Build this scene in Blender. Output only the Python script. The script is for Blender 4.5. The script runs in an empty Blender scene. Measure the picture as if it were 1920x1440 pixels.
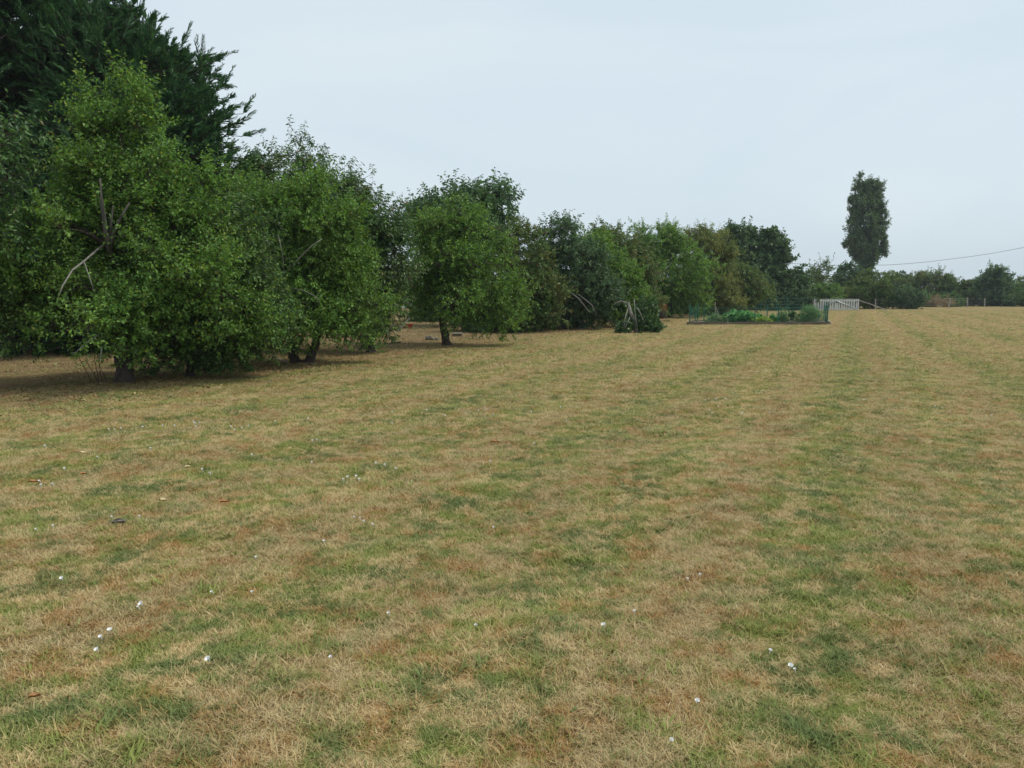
import bpy, math, random
import numpy as np
from mathutils import Vector

# ------------------------------------------------------------------ camera, sky, sun, exposure
scene = bpy.context.scene
C = scene.collection
F_PX = 1450.0
CAM_H = 1.6
PITCH = math.radians(6.57)

cd = bpy.data.cameras.new('camera')
cam = bpy.data.objects.new('camera', cd)
C.objects.link(cam)
cd.sensor_width = 36.0
cd.lens = 36.0 * F_PX / 1920.0
cd.clip_end = 3000.0
cam.location = (0, 0, CAM_H)
cam.rotation_euler = (math.pi / 2 - PITCH, 0, 0)
scene.camera = cam

SUN_EL = math.radians(56)
SUN_AZ = math.radians(82)           # from +Y towards +X: high on the right, veiled
world = bpy.data.worlds.new('World')
scene.world = world
world.use_nodes = True
wt = world.node_tree
bg = wt.nodes['Background']
bg.inputs['Strength'].default_value = 0.1
sky = wt.nodes.new('ShaderNodeTexSky')
sky.sky_type = 'NISHITA'
sky.sun_disc = False
sky.sun_elevation = SUN_EL
sky.sun_rotation = SUN_AZ
sky.air_density = 1.0
sky.dust_density = 2.5
sky.ozone_density = 1.0
wtc = wt.nodes.new('ShaderNodeTexCoord')
wmap = wt.nodes.new('ShaderNodeMapping')
wmap.inputs['Scale'].default_value = (1.0, 1.3, 3.6)
wt.links.new(wtc.outputs['Generated'], wmap.inputs['Vector'])
wn = wt.nodes.new('ShaderNodeTexNoise')
wn.inputs['Scale'].default_value = 1.6
wn.inputs['Detail'].default_value = 5
wn.inputs['Roughness'].default_value = 0.45
wn.inputs['Distortion'].default_value = 0.6
wt.links.new(wmap.outputs['Vector'], wn.inputs['Vector'])
wr = wt.nodes.new('ShaderNodeValToRGB')      # thin cloud veil, slightly uneven
wr.color_ramp.elements[0].position = 0.28
wr.color_ramp.elements[0].color = (5.2, 6.25, 6.95, 1)
wr.color_ramp.elements[1].position = 0.72
wr.color_ramp.elements[1].color = (6.35, 7.15, 7.55, 1)
wt.links.new(wn.outputs['Fac'], wr.inputs['Fac'])
wm = wt.nodes.new('ShaderNodeMixRGB')
wm.inputs['Fac'].default_value = 0.9
wt.links.new(sky.outputs['Color'], wm.inputs['Color1'])
wt.links.new(wr.outputs['Color'], wm.inputs['Color2'])
wt.links.new(wm.outputs['Color'], bg.inputs['Color'])

sd = bpy.data.lights.new('sun', 'SUN')
sun = bpy.data.objects.new('sun', sd)
C.objects.link(sun)
sd.energy = 1.7
sd.angle = math.radians(11)
sd.color = (1.0, 0.94, 0.82)
sdir = Vector((math.sin(SUN_AZ) * math.cos(SUN_EL), math.cos(SUN_AZ) * math.cos(SUN_EL), math.sin(SUN_EL)))
sun.rotation_euler = sdir.to_track_quat('Z', 'Y').to_euler()
sun.location = (0, 0, 40)

scene.view_settings.view_transform = 'Standard'
scene.view_settings.look = 'None'
scene.view_settings.exposure = 0.32
scene.view_settings.gamma = 1.0
scene.render.engine = 'CYCLES'
scene.cycles.max_bounces = 6
scene.cycles.diffuse_bounces = 3
scene.cycles.glossy_bounces = 2
scene.cycles.transmission_bounces = 3
scene.cycles.transparent_max_bounces = 4
scene.cycles.use_denoising = True
scene.cycles.denoiser = 'OPENIMAGEDENOISE'
scene.cycles.denoising_input_passes = 'RGB_ALBEDO_NORMAL'
scene.cycles.denoising_prefilter = 'ACCURATE'

# ------------------------------------------------------------------ pixel -> place
CP, SP = math.cos(PITCH), math.sin(PITCH)

def ray(px, py):
    u = (px - 960.0) / F_PX
    v = (720.0 - py) / F_PX
    return np.array([u, CP + SP * v, -SP + CP * v])

def ground(px, py):
    d = ray(px, py)
    t = -CAM_H / d[2]
    return np.array([d[0] * t, d[1] * t, 0.0])

def at(px, py, Y):
    d = ray(px, py)
    t = Y / d[1]
    return np.array([d[0] * t, Y, CAM_H + d[2] * t])

def hgt(x, y):
    """gentle unevenness of the meadow"""
    return (0.018 * np.sin(x * 1.3 + y * 0.7 + 1.0) + 0.014 * np.sin(x * -0.9 + y * 1.9 + 2.2)
            + 0.008 * np.sin(x * 3.1 + y * 2.3) + 0.008 * np.sin(-x * 2.2 + y * 4.1 + 0.5))

# ------------------------------------------------------------------ object helpers
def link(o, parent=None):
    C.objects.link(o)
    if parent is not None:
        o.parent = parent
    return o

def setp(o, label=None, cat=None, group=None, kind=None):
    if label: o['label'] = label
    if cat: o['category'] = cat
    if group: o['group'] = group
    if kind: o['kind'] = kind
    return o

def thing(name, label, cat, loc, group=None, rz=0.0):
    o = bpy.data.objects.new(name, None)
    o.empty_display_size = 0.2
    o.location = loc
    o.rotation_euler = (0, 0, rz)
    C.objects.link(o)
    return setp(o, label, cat, group)

def mesh_np(name, V, Fc, mat, parent=None, smooth=False, attrs=None):
    """V (n,3) float, Fc (m,k) int, all faces k-sided"""
    me = bpy.data.meshes.new(name)
    V = np.ascontiguousarray(V, dtype=np.float32)
    Fc = np.ascontiguousarray(Fc, dtype=np.int32)
    n, (m, k) = len(V), Fc.shape
    me.vertices.add(n)
    me.vertices.foreach_set('co', V.ravel())
    me.loops.add(m * k)
    me.loops.foreach_set('vertex_index', Fc.ravel())
    me.polygons.add(m)
    me.polygons.foreach_set('loop_start', np.arange(0, m * k, k, dtype=np.int32))
    me.polygons.foreach_set('loop_total', np.full(m, k, dtype=np.int32))
    if smooth:
        me.polygons.foreach_set('use_smooth', np.ones(m, dtype=bool))
    me.update(calc_edges=True)
    if mat: me.materials.append(mat)
    o = bpy.data.objects.new(name, me)
    if parent is not False:
        link(o, parent)
    return o

class MB:
    """collects boxes, bars and lathes for ONE mesh"""
    def __init__(s): s.v = []; s.f = []
    def add(s, vs, fs):
        b = len(s.v); s.v += [tuple(map(float, v)) for v in vs]; s.f += [tuple(b + i for i in f) for f in fs]
    def box(s, x0, x1, y0, y1, z0, z1):
        s.add([(x0,y0,z0),(x1,y0,z0),(x1,y1,z0),(x0,y1,z0),(x0,y0,z1),(x1,y0,z1),(x1,y1,z1),(x0,y1,z1)],
              [(0,3,2,1),(4,5,6,7),(0,1,5,4),(1,2,6,5),(2,3,7,6),(3,0,4,7)])
    def tube(s, pts, rad, n=6):
        pts = [np.array(p, float) for p in pts]
        if not hasattr(rad, '__len__'): rad = [rad] * len(pts)
        b = len(s.v); rings = []
        for i, p in enumerate(pts):
            d = pts[min(i + 1, len(pts) - 1)] - pts[max(i - 1, 0)]
            d = d / (np.linalg.norm(d) + 1e-9)
            a = np.cross(d, [0, 0, 1.0])
            if np.linalg.norm(a) < 0.05: a = np.cross(d, [1.0, 0, 0])
            a /= np.linalg.norm(a); c = np.cross(d, a)
            for k in range(n):
                t = 2 * math.pi * k / n
                q = p + rad[i] * (math.cos(t) * a + math.sin(t) * c)
                s.v.append(tuple(q))
        for i in range(len(pts) - 1):
            for k in range(n):
                s.f.append((b + i*n + k, b + i*n + (k+1) % n, b + (i+1)*n + (k+1) % n, b + (i+1)*n + k))
        s.f.append(tuple(b + k for k in range(n))[::-1])
        s.f.append(tuple(b + (len(pts)-1)*n + k for k in range(n)))
    def build(s, name, mat, parent=None, bevel=0.0, smooth=False):
        me = bpy.data.meshes.new(name)
        me.from_pydata(s.v, [], s.f)
        me.update()
        if smooth: me.polygons.foreach_set('use_smooth', np.ones(len(me.polygons), dtype=bool))
        if mat: me.materials.append(mat)
        o = bpy.data.objects.new(name, me)
        link(o, parent)
        if bevel:
            m = o.modifiers.new('bevel', 'BEVEL'); m.width = bevel; m.segments = 2; m.limit_method = 'ANGLE'
        return o

# ------------------------------------------------------------------ materials
def new_mat(name):
    m = bpy.data.materials.new(name); m.use_nodes = True
    nt = m.node_tree
    return m, nt, nt.nodes['Principled BSDF']

def N(nt, kind, **kw):
    n = nt.nodes.new(kind)
    for k, v in kw.items():
        if k in n.inputs: n.inputs[k].default_value = v
        else: setattr(n, k, v)
    return n

def ramp(nt, stops, interp='LINEAR'):
    r = nt.nodes.new('ShaderNodeValToRGB'); cr = r.color_ramp; cr.interpolation = interp
    while len(cr.elements) > 1: cr.elements.remove(cr.elements[0])
    cr.elements[0].position = stops[0][0]; cr.elements[0].color = (*stops[0][1], 1)
    for p, c in stops[1:]:
        e = cr.elements.new(p); e.color = (*c, 1)
    return r

def leaf_mat(name, dark, mid, light, odd, odd_share=0.03, rough=0.5, trans=0.28, tint=None, tint_amt=0.0, clump=0.8):
    m, nt, b = new_mat(name)
    L = nt.links
    g = N(nt, 'ShaderNodeNewGeometry')
    r = ramp(nt, [(0.0, tuple(v * 0.8 for v in dark)), (0.5, mid), (1 - odd_share - 0.06, tuple(v * 1.12 for v in light)), (1 - odd_share, tuple(v * 1.12 for v in light)), (1 - odd_share + 0.005, odd), (1.0, odd)])
    L.new(g.outputs['Random Per Island'], r.inputs['Fac'])
    n = N(nt, 'ShaderNodeTexNoise', Scale=clump, Detail=3.0, Roughness=0.55)
    L.new(g.outputs['Position'], n.inputs['Vector'])
    mr = N(nt, 'ShaderNodeMapRange'); mr.inputs['From Min'].default_value = 0.42; mr.inputs['From Max'].default_value = 0.62
    L.new(n.outputs['Fac'], mr.inputs['Value'])
    mx = N(nt, 'ShaderNodeMixRGB'); 
    tc = tint if tint else odd
    mx.inputs['Color2'].default_value = (*tc, 1)
    mm = N(nt, 'ShaderNodeMath', operation='MULTIPLY'); mm.inputs[1].default_value = tint_amt
    L.new(mr.outputs['Result'], mm.inputs[0]); L.new(mm.outputs[0], mx.inputs['Fac'])
    L.new(r.outputs['Color'], mx.inputs['Color1'])
    L.new(mx.outputs['Color'], b.inputs['Base Color'])
    b.inputs['Roughness'].default_value = rough
    b.inputs['Specular IOR Level'].default_value = 0.35
    t = N(nt, 'ShaderNodeBsdfTranslucent')
    hs = N(nt, 'ShaderNodeHueSaturation', Hue=0.485, Saturation=1.1, Value=1.5)
    L.new(mx.outputs['Color'], hs.inputs['Color']); L.new(hs.outputs['Color'], t.inputs['Color'])
    ms = N(nt, 'ShaderNodeMixShader'); ms.inputs['Fac'].default_value = trans
    L.new(b.outputs['BSDF'], ms.inputs[1]); L.new(t.outputs['BSDF'], ms.inputs[2])
    L.new(ms.outputs['Shader'], nt.nodes['Material Output'].inputs['Surface'])
    return m

def rough_mat(name, c1, c2, scale=6.0, rough=0.85, bump=0.4, stretch=(1, 1, 1), metal=0.0, spec=0.3):
    m, nt, b = new_mat(name); L = nt.links
    tc = N(nt, 'ShaderNodeTexCoord'); mp = N(nt, 'ShaderNodeMapping'); mp.inputs['Scale'].default_value = stretch
    L.new(tc.outputs['Object'], mp.inputs['Vector'])
    n = N(nt, 'ShaderNodeTexNoise', Scale=scale, Detail=8.0, Roughness=0.65)
    L.new(mp.outputs['Vector'], n.inputs['Vector'])
    r = ramp(nt, [(0.3, c1), (0.7, c2)])
    L.new(n.outputs['Fac'], r.inputs['Fac']); L.new(r.outputs['Color'], b.inputs['Base Color'])
    b.inputs['Roughness'].default_value = rough
    b.inputs['Metallic'].default_value = metal
    b.inputs['Specular IOR Level'].default_value = spec
    if bump:
        bp = N(nt, 'ShaderNodeBump', Strength=bump, Distance=0.02)
        L.new(n.outputs['Fac'], bp.inputs['Height']); L.new(bp.outputs['Normal'], b.inputs['Normal'])
    return m

M = {}
M['bark_dark'] = rough_mat('bark_dark', (0.028, 0.022, 0.018), (0.105, 0.082, 0.066), 14, 0.95, 1.0, (1, 1, 0.25))
M['bark_grey'] = rough_mat('bark_grey', (0.055, 0.050, 0.044), (0.17, 0.16, 0.145), 12, 0.9, 0.7, (1, 1, 0.3))
M['dead_wood'] = rough_mat('dead_wood', (0.15, 0.14, 0.125), (0.34, 0.32, 0.285), 10, 0.9, 0.5, (1, 1, 0.3))
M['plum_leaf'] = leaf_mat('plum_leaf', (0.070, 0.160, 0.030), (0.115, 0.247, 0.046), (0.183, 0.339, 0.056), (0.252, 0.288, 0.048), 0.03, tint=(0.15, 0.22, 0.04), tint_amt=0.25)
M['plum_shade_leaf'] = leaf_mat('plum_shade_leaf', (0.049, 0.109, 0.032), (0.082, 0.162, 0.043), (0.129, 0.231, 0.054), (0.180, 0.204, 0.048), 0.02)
M['cherry_leaf'] = leaf_mat('cherry_leaf', (0.042, 0.110, 0.032), (0.075, 0.167, 0.043), (0.123, 0.241, 0.064), (0.190, 0.130, 0.060), 0.02, rough=0.42, trans=0.2, tint=(0.14, 0.125, 0.045), tint_amt=0.3)
M['walnut_leaf'] = leaf_mat('walnut_leaf', (0.051, 0.116, 0.043), (0.082, 0.165, 0.057), (0.121, 0.231, 0.071), (0.108, 0.192, 0.060), 0.02, rough=0.42, trans=0.22)
M['brown_leaf'] = leaf_mat('brown_leaf', (0.044, 0.101, 0.028), (0.084, 0.160, 0.040), (0.134, 0.217, 0.055), (0.240, 0.132, 0.060), 0.04, tint=(0.18, 0.165, 0.05), tint_amt=0.4, clump=1.2)
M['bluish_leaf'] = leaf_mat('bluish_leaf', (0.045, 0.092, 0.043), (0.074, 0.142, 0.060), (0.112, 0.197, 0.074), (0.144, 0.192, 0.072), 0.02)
M['willow_leaf'] = leaf_mat('willow_leaf', (0.078, 0.132, 0.036), (0.132, 0.192, 0.046), (0.198, 0.240, 0.060), (0.264, 0.192, 0.060), 0.05, tint=(0.24, 0.25, 0.06), tint_amt=0.5)
M['olive_leaf'] = leaf_mat('olive_leaf', (0.050, 0.113, 0.028), (0.090, 0.169, 0.041), (0.140, 0.228, 0.053), (0.228, 0.156, 0.060), 0.05, tint=(0.16, 0.165, 0.05), tint_amt=0.45, clump=0.5)
M['oak_leaf'] = leaf_mat('oak_leaf', (0.042, 0.091, 0.035), (0.068, 0.135, 0.046), (0.108, 0.187, 0.057), (0.096, 0.156, 0.048), 0.02, trans=0.15)
M['poplar_leaf'] = leaf_mat('poplar_leaf', (0.070, 0.134, 0.060), (0.109, 0.185, 0.074), (0.164, 0.252, 0.091), (0.144, 0.180, 0.072), 0.02, trans=0.18)
M['conifer_leaf'] = leaf_mat('conifer_leaf', (0.025, 0.085, 0.035), (0.048, 0.133, 0.048), (0.083, 0.199, 0.057), (0.084, 0.156, 0.048), 0.02, rough=0.6, trans=0.12, clump=0.6)
M['bright_leaf'] = leaf_mat('bright_leaf', (0.062, 0.138, 0.034), (0.103, 0.207, 0.047), (0.158, 0.268, 0.062), (0.228, 0.264, 0.060), 0.04)
M['ivy_leaf'] = leaf_mat('ivy_leaf', (0.037, 0.089, 0.028), (0.067, 0.142, 0.041), (0.110, 0.197, 0.053), (0.168, 0.144, 0.060), 0.04, rough=0.35, trans=0.15)
M['red_leaf'] = leaf_mat('red_leaf', (0.30, 0.060, 0.030), (0.48, 0.110, 0.050), (0.55, 0.20, 0.08), (0.30, 0.16, 0.06), 0.1)
M['feathery_leaf'] = leaf_mat('feathery_leaf', (0.094, 0.203, 0.085), (0.144, 0.280, 0.118), (0.203, 0.355, 0.144), (0.240, 0.288, 0.120), 0.03)
M['lime_leaf'] = leaf_mat('lime_leaf', (0.150, 0.255, 0.045), (0.225, 0.345, 0.060), (0.330, 0.450, 0.090), (0.360, 0.360, 0.084), 0.05)
M['squash_leaf'] = leaf_mat('squash_leaf', (0.058, 0.195, 0.058), (0.108, 0.293, 0.088), (0.195, 0.410, 0.137), (0.336, 0.408, 0.240), 0.05)
M['straw_leaf'] = leaf_mat('straw_leaf', (0.16, 0.13, 0.06), (0.27, 0.20, 0.09), (0.36, 0.27, 0.13), (0.24, 0.12, 0.06), 0.1, tint=(0.13, 0.13, 0.05), tint_amt=0.6)
M['litter'] = leaf_mat('litter', (0.16, 0.09, 0.045), (0.26, 0.15, 0.07), (0.38, 0.24, 0.11), (0.5, 0.38, 0.2), 0.1, trans=0.05, rough=0.8)
M['white_paint'] = rough_mat('white_paint', (0.50, 0.50, 0.47), (0.70, 0.70, 0.66), 5, 0.6, 0.1)
M['grey_wood'] = rough_mat('grey_wood', (0.20, 0.185, 0.16), (0.40, 0.37, 0.32), 8, 0.9, 0.4, (1, 1, 0.2))
M['dark_wood'] = rough_mat('dark_wood', (0.085, 0.070, 0.050), (0.20, 0.165, 0.12), 8, 0.9, 0.4, (0.2, 1, 1))
M['pale_wood'] = rough_mat('pale_wood', (0.38, 0.33, 0.24), (0.62, 0.56, 0.44), 8, 0.85, 0.3, (1, 0.2, 1))
M['green_paint'] = rough_mat('green_paint', (0.020, 0.120, 0.080), (0.035, 0.170, 0.110), 9, 0.5, 0.0)
M['metal_grey'] = rough_mat('metal_grey', (0.28, 0.30, 0.31), (0.45, 0.47, 0.48), 9, 0.45, 0.05, metal=0.5)
M['black'] = rough_mat('black', (0.012, 0.012, 0.013), (0.03, 0.03, 0.03), 9, 0.6, 0.0)
M['soil'] = rough_mat('soil', (0.07, 0.05, 0.03), (0.17, 0.12, 0.075), 12, 0.95, 0.8)
M['stone'] = rough_mat('stone', (0.33, 0.30, 0.23), (0.55, 0.50, 0.40), 10, 0.9, 0.5)
M['slate'] = rough_mat('slate', (0.10, 0.11, 0.12), (0.20, 0.21, 0.23), 3, 0.6, 0.2)
M['plaster'] = rough_mat('plaster', (0.50, 0.47, 0.41), (0.62, 0.59, 0.53), 3, 0.9, 0.1)
M['red_plastic'] = rough_mat('red_plastic', (0.50, 0.045, 0.025), (0.62, 0.07, 0.04), 4, 0.45, 0.0)
M['petal'] = rough_mat('petal', (0.76, 0.75, 0.72), (0.88, 0.87, 0.84), 60, 0.6, 0.0)
M['stem'] = rough_mat('stem', (0.07, 0.13, 0.03), (0.11, 0.18, 0.05), 60, 0.6, 0.0)
M['dead_leaf'] = rough_mat('dead_leaf', (0.26, 0.12, 0.045), (0.45, 0.25, 0.11), 30, 0.7, 0.3)
M['pale_dead_leaf'] = rough_mat('pale_dead_leaf', (0.55, 0.42, 0.22), (0.70, 0.56, 0.33), 30, 0.7, 0.3)

# ---- meadow colour, shared by the soil sheet and the blades (a function of the place in the world)
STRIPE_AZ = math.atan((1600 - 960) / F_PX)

def lawn_group():
    g = bpy.data.node_groups.new('lawn_colour', 'ShaderNodeTree')
    g.interface.new_socket('Random', in_out='INPUT', socket_type='NodeSocketFloat')
    g.interface.new_socket('Green Bias', in_out='INPUT', socket_type='NodeSocketFloat')
    g.interface.new_socket('Color', in_out='OUTPUT', socket_type='NodeSocketColor')
    gi = g.nodes.new('NodeGroupInput'); go = g.nodes.new('NodeGroupOutput'); L = g.links
    geo = g.nodes.new('ShaderNodeNewGeometry')
    def math_(op, a, b=None, clamp=False):
        n = g.nodes.new('ShaderNodeMath'); n.operation = op; n.use_clamp = clamp
        for i, x in enumerate((a, b)):
            if x is None: continue
            if isinstance(x, (int, float)): n.inputs[i].default_value = x
            else: L.new(x, n.inputs[i])
        return n.outputs[0]
    def noise(scale, detail=3, rough=0.5, vec=None):
        n = N(g, 'ShaderNodeTexNoise', Scale=scale, Detail=float(detail), Roughness=rough)
        L.new(vec if vec is not None else geo.outputs['Position'], n.inputs['Vector'])
        return n.outputs['Fac']
    n1 = noise(0.16, 2); n2 = noise(1.6, 4, 0.65); n3 = noise(5.2, 4, 0.6); n4 = noise(16.0, 2, 0.5)
    # mowing stripes: along the direction in which they run away from the camera
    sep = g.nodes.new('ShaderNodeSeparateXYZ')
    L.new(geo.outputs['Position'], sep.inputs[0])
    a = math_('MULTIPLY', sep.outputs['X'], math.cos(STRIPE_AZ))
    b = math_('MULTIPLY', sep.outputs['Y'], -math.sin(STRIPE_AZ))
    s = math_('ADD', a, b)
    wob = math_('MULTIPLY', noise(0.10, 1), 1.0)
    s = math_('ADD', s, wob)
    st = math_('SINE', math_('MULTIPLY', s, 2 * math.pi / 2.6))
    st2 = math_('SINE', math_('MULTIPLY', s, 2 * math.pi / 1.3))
    # green amount
    gsum = math_('ADD', math_('MULTIPLY', math_('SUBTRACT', n1, 0.5), 0.4), math_('MULTIPLY', math_('SUBTRACT', n2, 0.5), 0.42))
    gsum = math_('ADD', gsum, math_('MULTIPLY', math_('SUBTRACT', n3, 0.5), 2.8))
    gsum = math_('ADD', gsum, math_('MULTIPLY', math_('SUBTRACT', n4, 0.5), 1.5))
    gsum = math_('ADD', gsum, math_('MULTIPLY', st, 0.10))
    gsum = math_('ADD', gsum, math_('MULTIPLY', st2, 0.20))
    # the mown band and the far field are drier than the middle of the meadow
    far = N(g, 'ShaderNodeMapRange'); far.inputs['From Min'].default_value = 12; far.inputs['From Max'].default_value = 45
    far.inputs['To Min'].default_value = 0.0; far.inputs['To Max'].default_value = -0.16
    L.new(sep.outputs['Y'], far.inputs['Value'])
    gsum = math_('ADD', gsum, far.outputs['Result'])
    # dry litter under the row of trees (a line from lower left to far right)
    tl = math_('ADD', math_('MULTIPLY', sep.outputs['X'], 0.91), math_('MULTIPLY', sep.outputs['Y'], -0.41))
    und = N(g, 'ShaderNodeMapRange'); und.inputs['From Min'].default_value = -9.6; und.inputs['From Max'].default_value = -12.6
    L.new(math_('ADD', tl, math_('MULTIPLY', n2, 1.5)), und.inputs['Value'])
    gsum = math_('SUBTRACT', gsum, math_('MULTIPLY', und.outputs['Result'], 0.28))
    gsum = math_('ADD', gsum, gi.outputs['Green Bias'])
    gsum = math_('ADD', gsum, math_('MULTIPLY', math_('SUBTRACT', gi.outputs['Random'], 0.5), 0.85))
    fac = N(g, 'ShaderNodeMapRange'); fac.inputs['From Min'].default_value = -0.25; fac.inputs['From Max'].default_value = 0.42
    L.new(gsum, fac.inputs['Value'])
    # straw colour: pale hay <-> orange brown
    warm = N(g, 'ShaderNodeMapRange'); warm.inputs['From Min'].default_value = 0.47; warm.inputs['From Max'].default_value = 0.60
    L.new(math_('ADD', math_('MULTIPLY', noise(3.0, 4, 0.65), 0.75), math_('MULTIPLY', n4, 0.25)), warm.inputs['Value'])
    hay = g.nodes.new('ShaderNodeMixRGB')
    hay.inputs['Color1'].default_value = (0.62, 0.475, 0.245, 1); hay.inputs['Color2'].default_value = (0.49, 0.282, 0.105, 1)
    L.new(warm.outputs['Result'], hay.inputs['Fac'])
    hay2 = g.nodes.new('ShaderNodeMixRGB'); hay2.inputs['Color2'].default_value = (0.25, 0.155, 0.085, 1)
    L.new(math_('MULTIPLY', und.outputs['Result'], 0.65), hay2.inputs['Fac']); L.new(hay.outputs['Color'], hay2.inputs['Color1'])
    hay3 = g.nodes.new('ShaderNodeMixRGB'); hay3.inputs['Color2'].default_value = (0.80, 0.67, 0.41, 1)
    pl = N(g, 'ShaderNodeMapRange'); pl.inputs['From Min'].default_value = 0.55; pl.inputs['From Max'].default_value = 1.0; pl.inputs['To Max'].default_value = 1.0
    L.new(gi.outputs['Random'], pl.inputs['Value']); L.new(pl.outputs['Result'], hay3.inputs['Fac']); L.new(hay2.outputs['Color'], hay3.inputs['Color1'])
    gr = g.nodes.new('ShaderNodeMixRGB')
    gr.inputs['Color1'].default_value = (0.29, 0.330, 0.085, 1); gr.inputs['Color2'].default_value = (0.190, 0.240, 0.078, 1)
    gm = N(g, 'ShaderNodeMapRange'); gm.inputs['From Min'].default_value = 0.42; gm.inputs['From Max'].default_value = 0.6
    L.new(noise(2.3, 2), gm.inputs['Value']); L.new(gm.outputs['Result'], gr.inputs['Fac'])
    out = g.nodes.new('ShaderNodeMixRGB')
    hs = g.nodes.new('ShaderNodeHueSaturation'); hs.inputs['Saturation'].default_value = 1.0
    L.new(math_('ADD', math_('MULTIPLY', st2, 0.10), 1.0), hs.inputs['Value']); L.new(hay3.outputs['Color'], hs.inputs['Color'])  # stripe sheen from the lay of bent blades, painted into the straw brightness
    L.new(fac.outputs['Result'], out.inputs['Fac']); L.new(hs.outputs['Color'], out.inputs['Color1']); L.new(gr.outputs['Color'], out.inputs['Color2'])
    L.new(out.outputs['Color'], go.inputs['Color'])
    return g
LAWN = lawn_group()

def ground_material():
    m, nt, b = new_mat('meadow_ground'); L = nt.links
    geo = N(nt, 'ShaderNodeNewGeometry')
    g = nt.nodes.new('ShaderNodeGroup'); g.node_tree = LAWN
    # fine streaks of hay and blades, flattened along x as seen from eye height
    v = N(nt, 'ShaderNodeTexNoise', Scale=38.0, Detail=5.0, Roughness=0.7)
    L.new(geo.outputs['Position'], v.inputs['Vector'])
    v2 = N(nt, 'ShaderNodeTexNoise', Scale=7.0, Detail=6.0, Roughness=0.72)
    L.new(geo.outputs['Position'], v2.inputs['Vector'])
    mp = N(nt, 'ShaderNodeMapRange'); mp.inputs['From Min'].default_value = 0.3; mp.inputs['From Max'].default_value = 0.7
    ad = N(nt, 'ShaderNodeMath', operation='ADD'); ad.inputs[1].default_value = 0
    av = N(nt, 'ShaderNodeMixRGB'); av.inputs['Fac'].default_value = 0.5
    L.new(v.outputs['Fac'], av.inputs['Color1']); L.new(v2.outputs['Fac'], av.inputs['Color2'])
    L.new(av.outputs['Color'], mp.inputs['Value'])
    L.new(mp.outputs['Result'], g.inputs['Random'])
    g.inputs['Green Bias'].default_value = 0.0
    dk = N(nt, 'ShaderNodeMixRGB', blend_type='MULTIPLY'); dk.inputs['Fac'].default_value = 1.0
    # near the camera the sheet is bare thatch between real blades; far away it stands for the sward itself
    sx = N(nt, 'ShaderNodeSeparateXYZ'); L.new(geo.outputs['Position'], sx.inputs[0])
    r = ramp(nt, [(0.30, (0.26, 0.24, 0.21)), (0.5, (0.52, 0.50, 0.46)), (0.70, (0.82, 0.82, 0.82))])
    L.new(av.outputs['Color'], r.inputs['Fac'])
    L.new(g.outputs['Color'], dk.inputs['Color1']); L.new(r.outputs['Color'], dk.inputs['Color2'])
    L.new(dk.outputs['Color'], b.inputs['Base Color'])
    b.inputs['Roughness'].default_value = 1.0
    b.inputs['Specular IOR Level'].default_value = 0.1
    bp = N(nt, 'ShaderNodeBump', Strength=0.6, Distance=0.05)
    L.new(av.outputs['Color'], bp.inputs['Height']); L.new(bp.outputs['Normal'], b.inputs['Normal'])
    return m

def blade_material():
    m, nt, b = new_mat('grass_blade'); L = nt.links
    geo = N(nt, 'ShaderNodeNewGeometry')
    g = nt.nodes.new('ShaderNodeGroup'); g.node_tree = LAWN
    L.new(geo.outputs['Random Per Island'], g.inputs['Random'])
    at_ = N(nt, 'ShaderNodeAttribute'); at_.attribute_name = 'bias'; at_.attribute_type = 'INSTANCER'
    L.new(at_.outputs['Fac'], g.inputs['Green Bias'])
    L.new(g.outputs['Color'], b.inputs['Base Color'])
    b.inputs['Roughness'].default_value = 0.65
    b.inputs['Specular IOR Level'].default_value = 0.25
    t = N(nt, 'ShaderNodeBsdfTranslucent'); L.new(g.outputs['Color'], t.inputs['Color'])
    ms = N(nt, 'ShaderNodeMixShader'); ms.inputs['Fac'].default_value = 0.22
    L.new(b.outputs['BSDF'], ms.inputs[1]); L.new(t.outputs['BSDF'], ms.inputs[2])
    L.new(ms.outputs['Shader'], nt.nodes['Material Output'].inputs['Surface'])
    return m

# ------------------------------------------------------------------ ground
def build_ground():
    xs = np.concatenate([-np.geomspace(900, 32, 16)[:-1], np.linspace(-32, 45, 180), np.geomspace(45, 900, 16)[1:]])
    ys = np.concatenate([np.linspace(-200, -4, 8)[:-1], np.linspace(-4, 40, 200), np.geomspace(40, 1200, 40)[1:]])
    X, Y = np.meshgrid(xs, ys)
    Z = hgt(X, Y) * np.clip(1.2 - (np.hypot(X, Y) / 40), 0, 1)
    V = np.stack([X.ravel(), Y.ravel(), Z.ravel()], 1)
    nx, ny = len(xs), len(ys)
    i, j = np.meshgrid(np.arange(nx - 1), np.arange(ny - 1))
    a = (j * nx + i).ravel()
    Fc = np.stack([a, a + 1, a + nx + 1, a + nx], 1)
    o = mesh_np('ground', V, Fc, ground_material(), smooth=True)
    setp(o, kind='structure')
build_ground()

def gz(x, y):
    return float(hgt(x, y) * max(0.0, min(1.0, 1.2 - math.hypot(x, y) / 40)))

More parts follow.
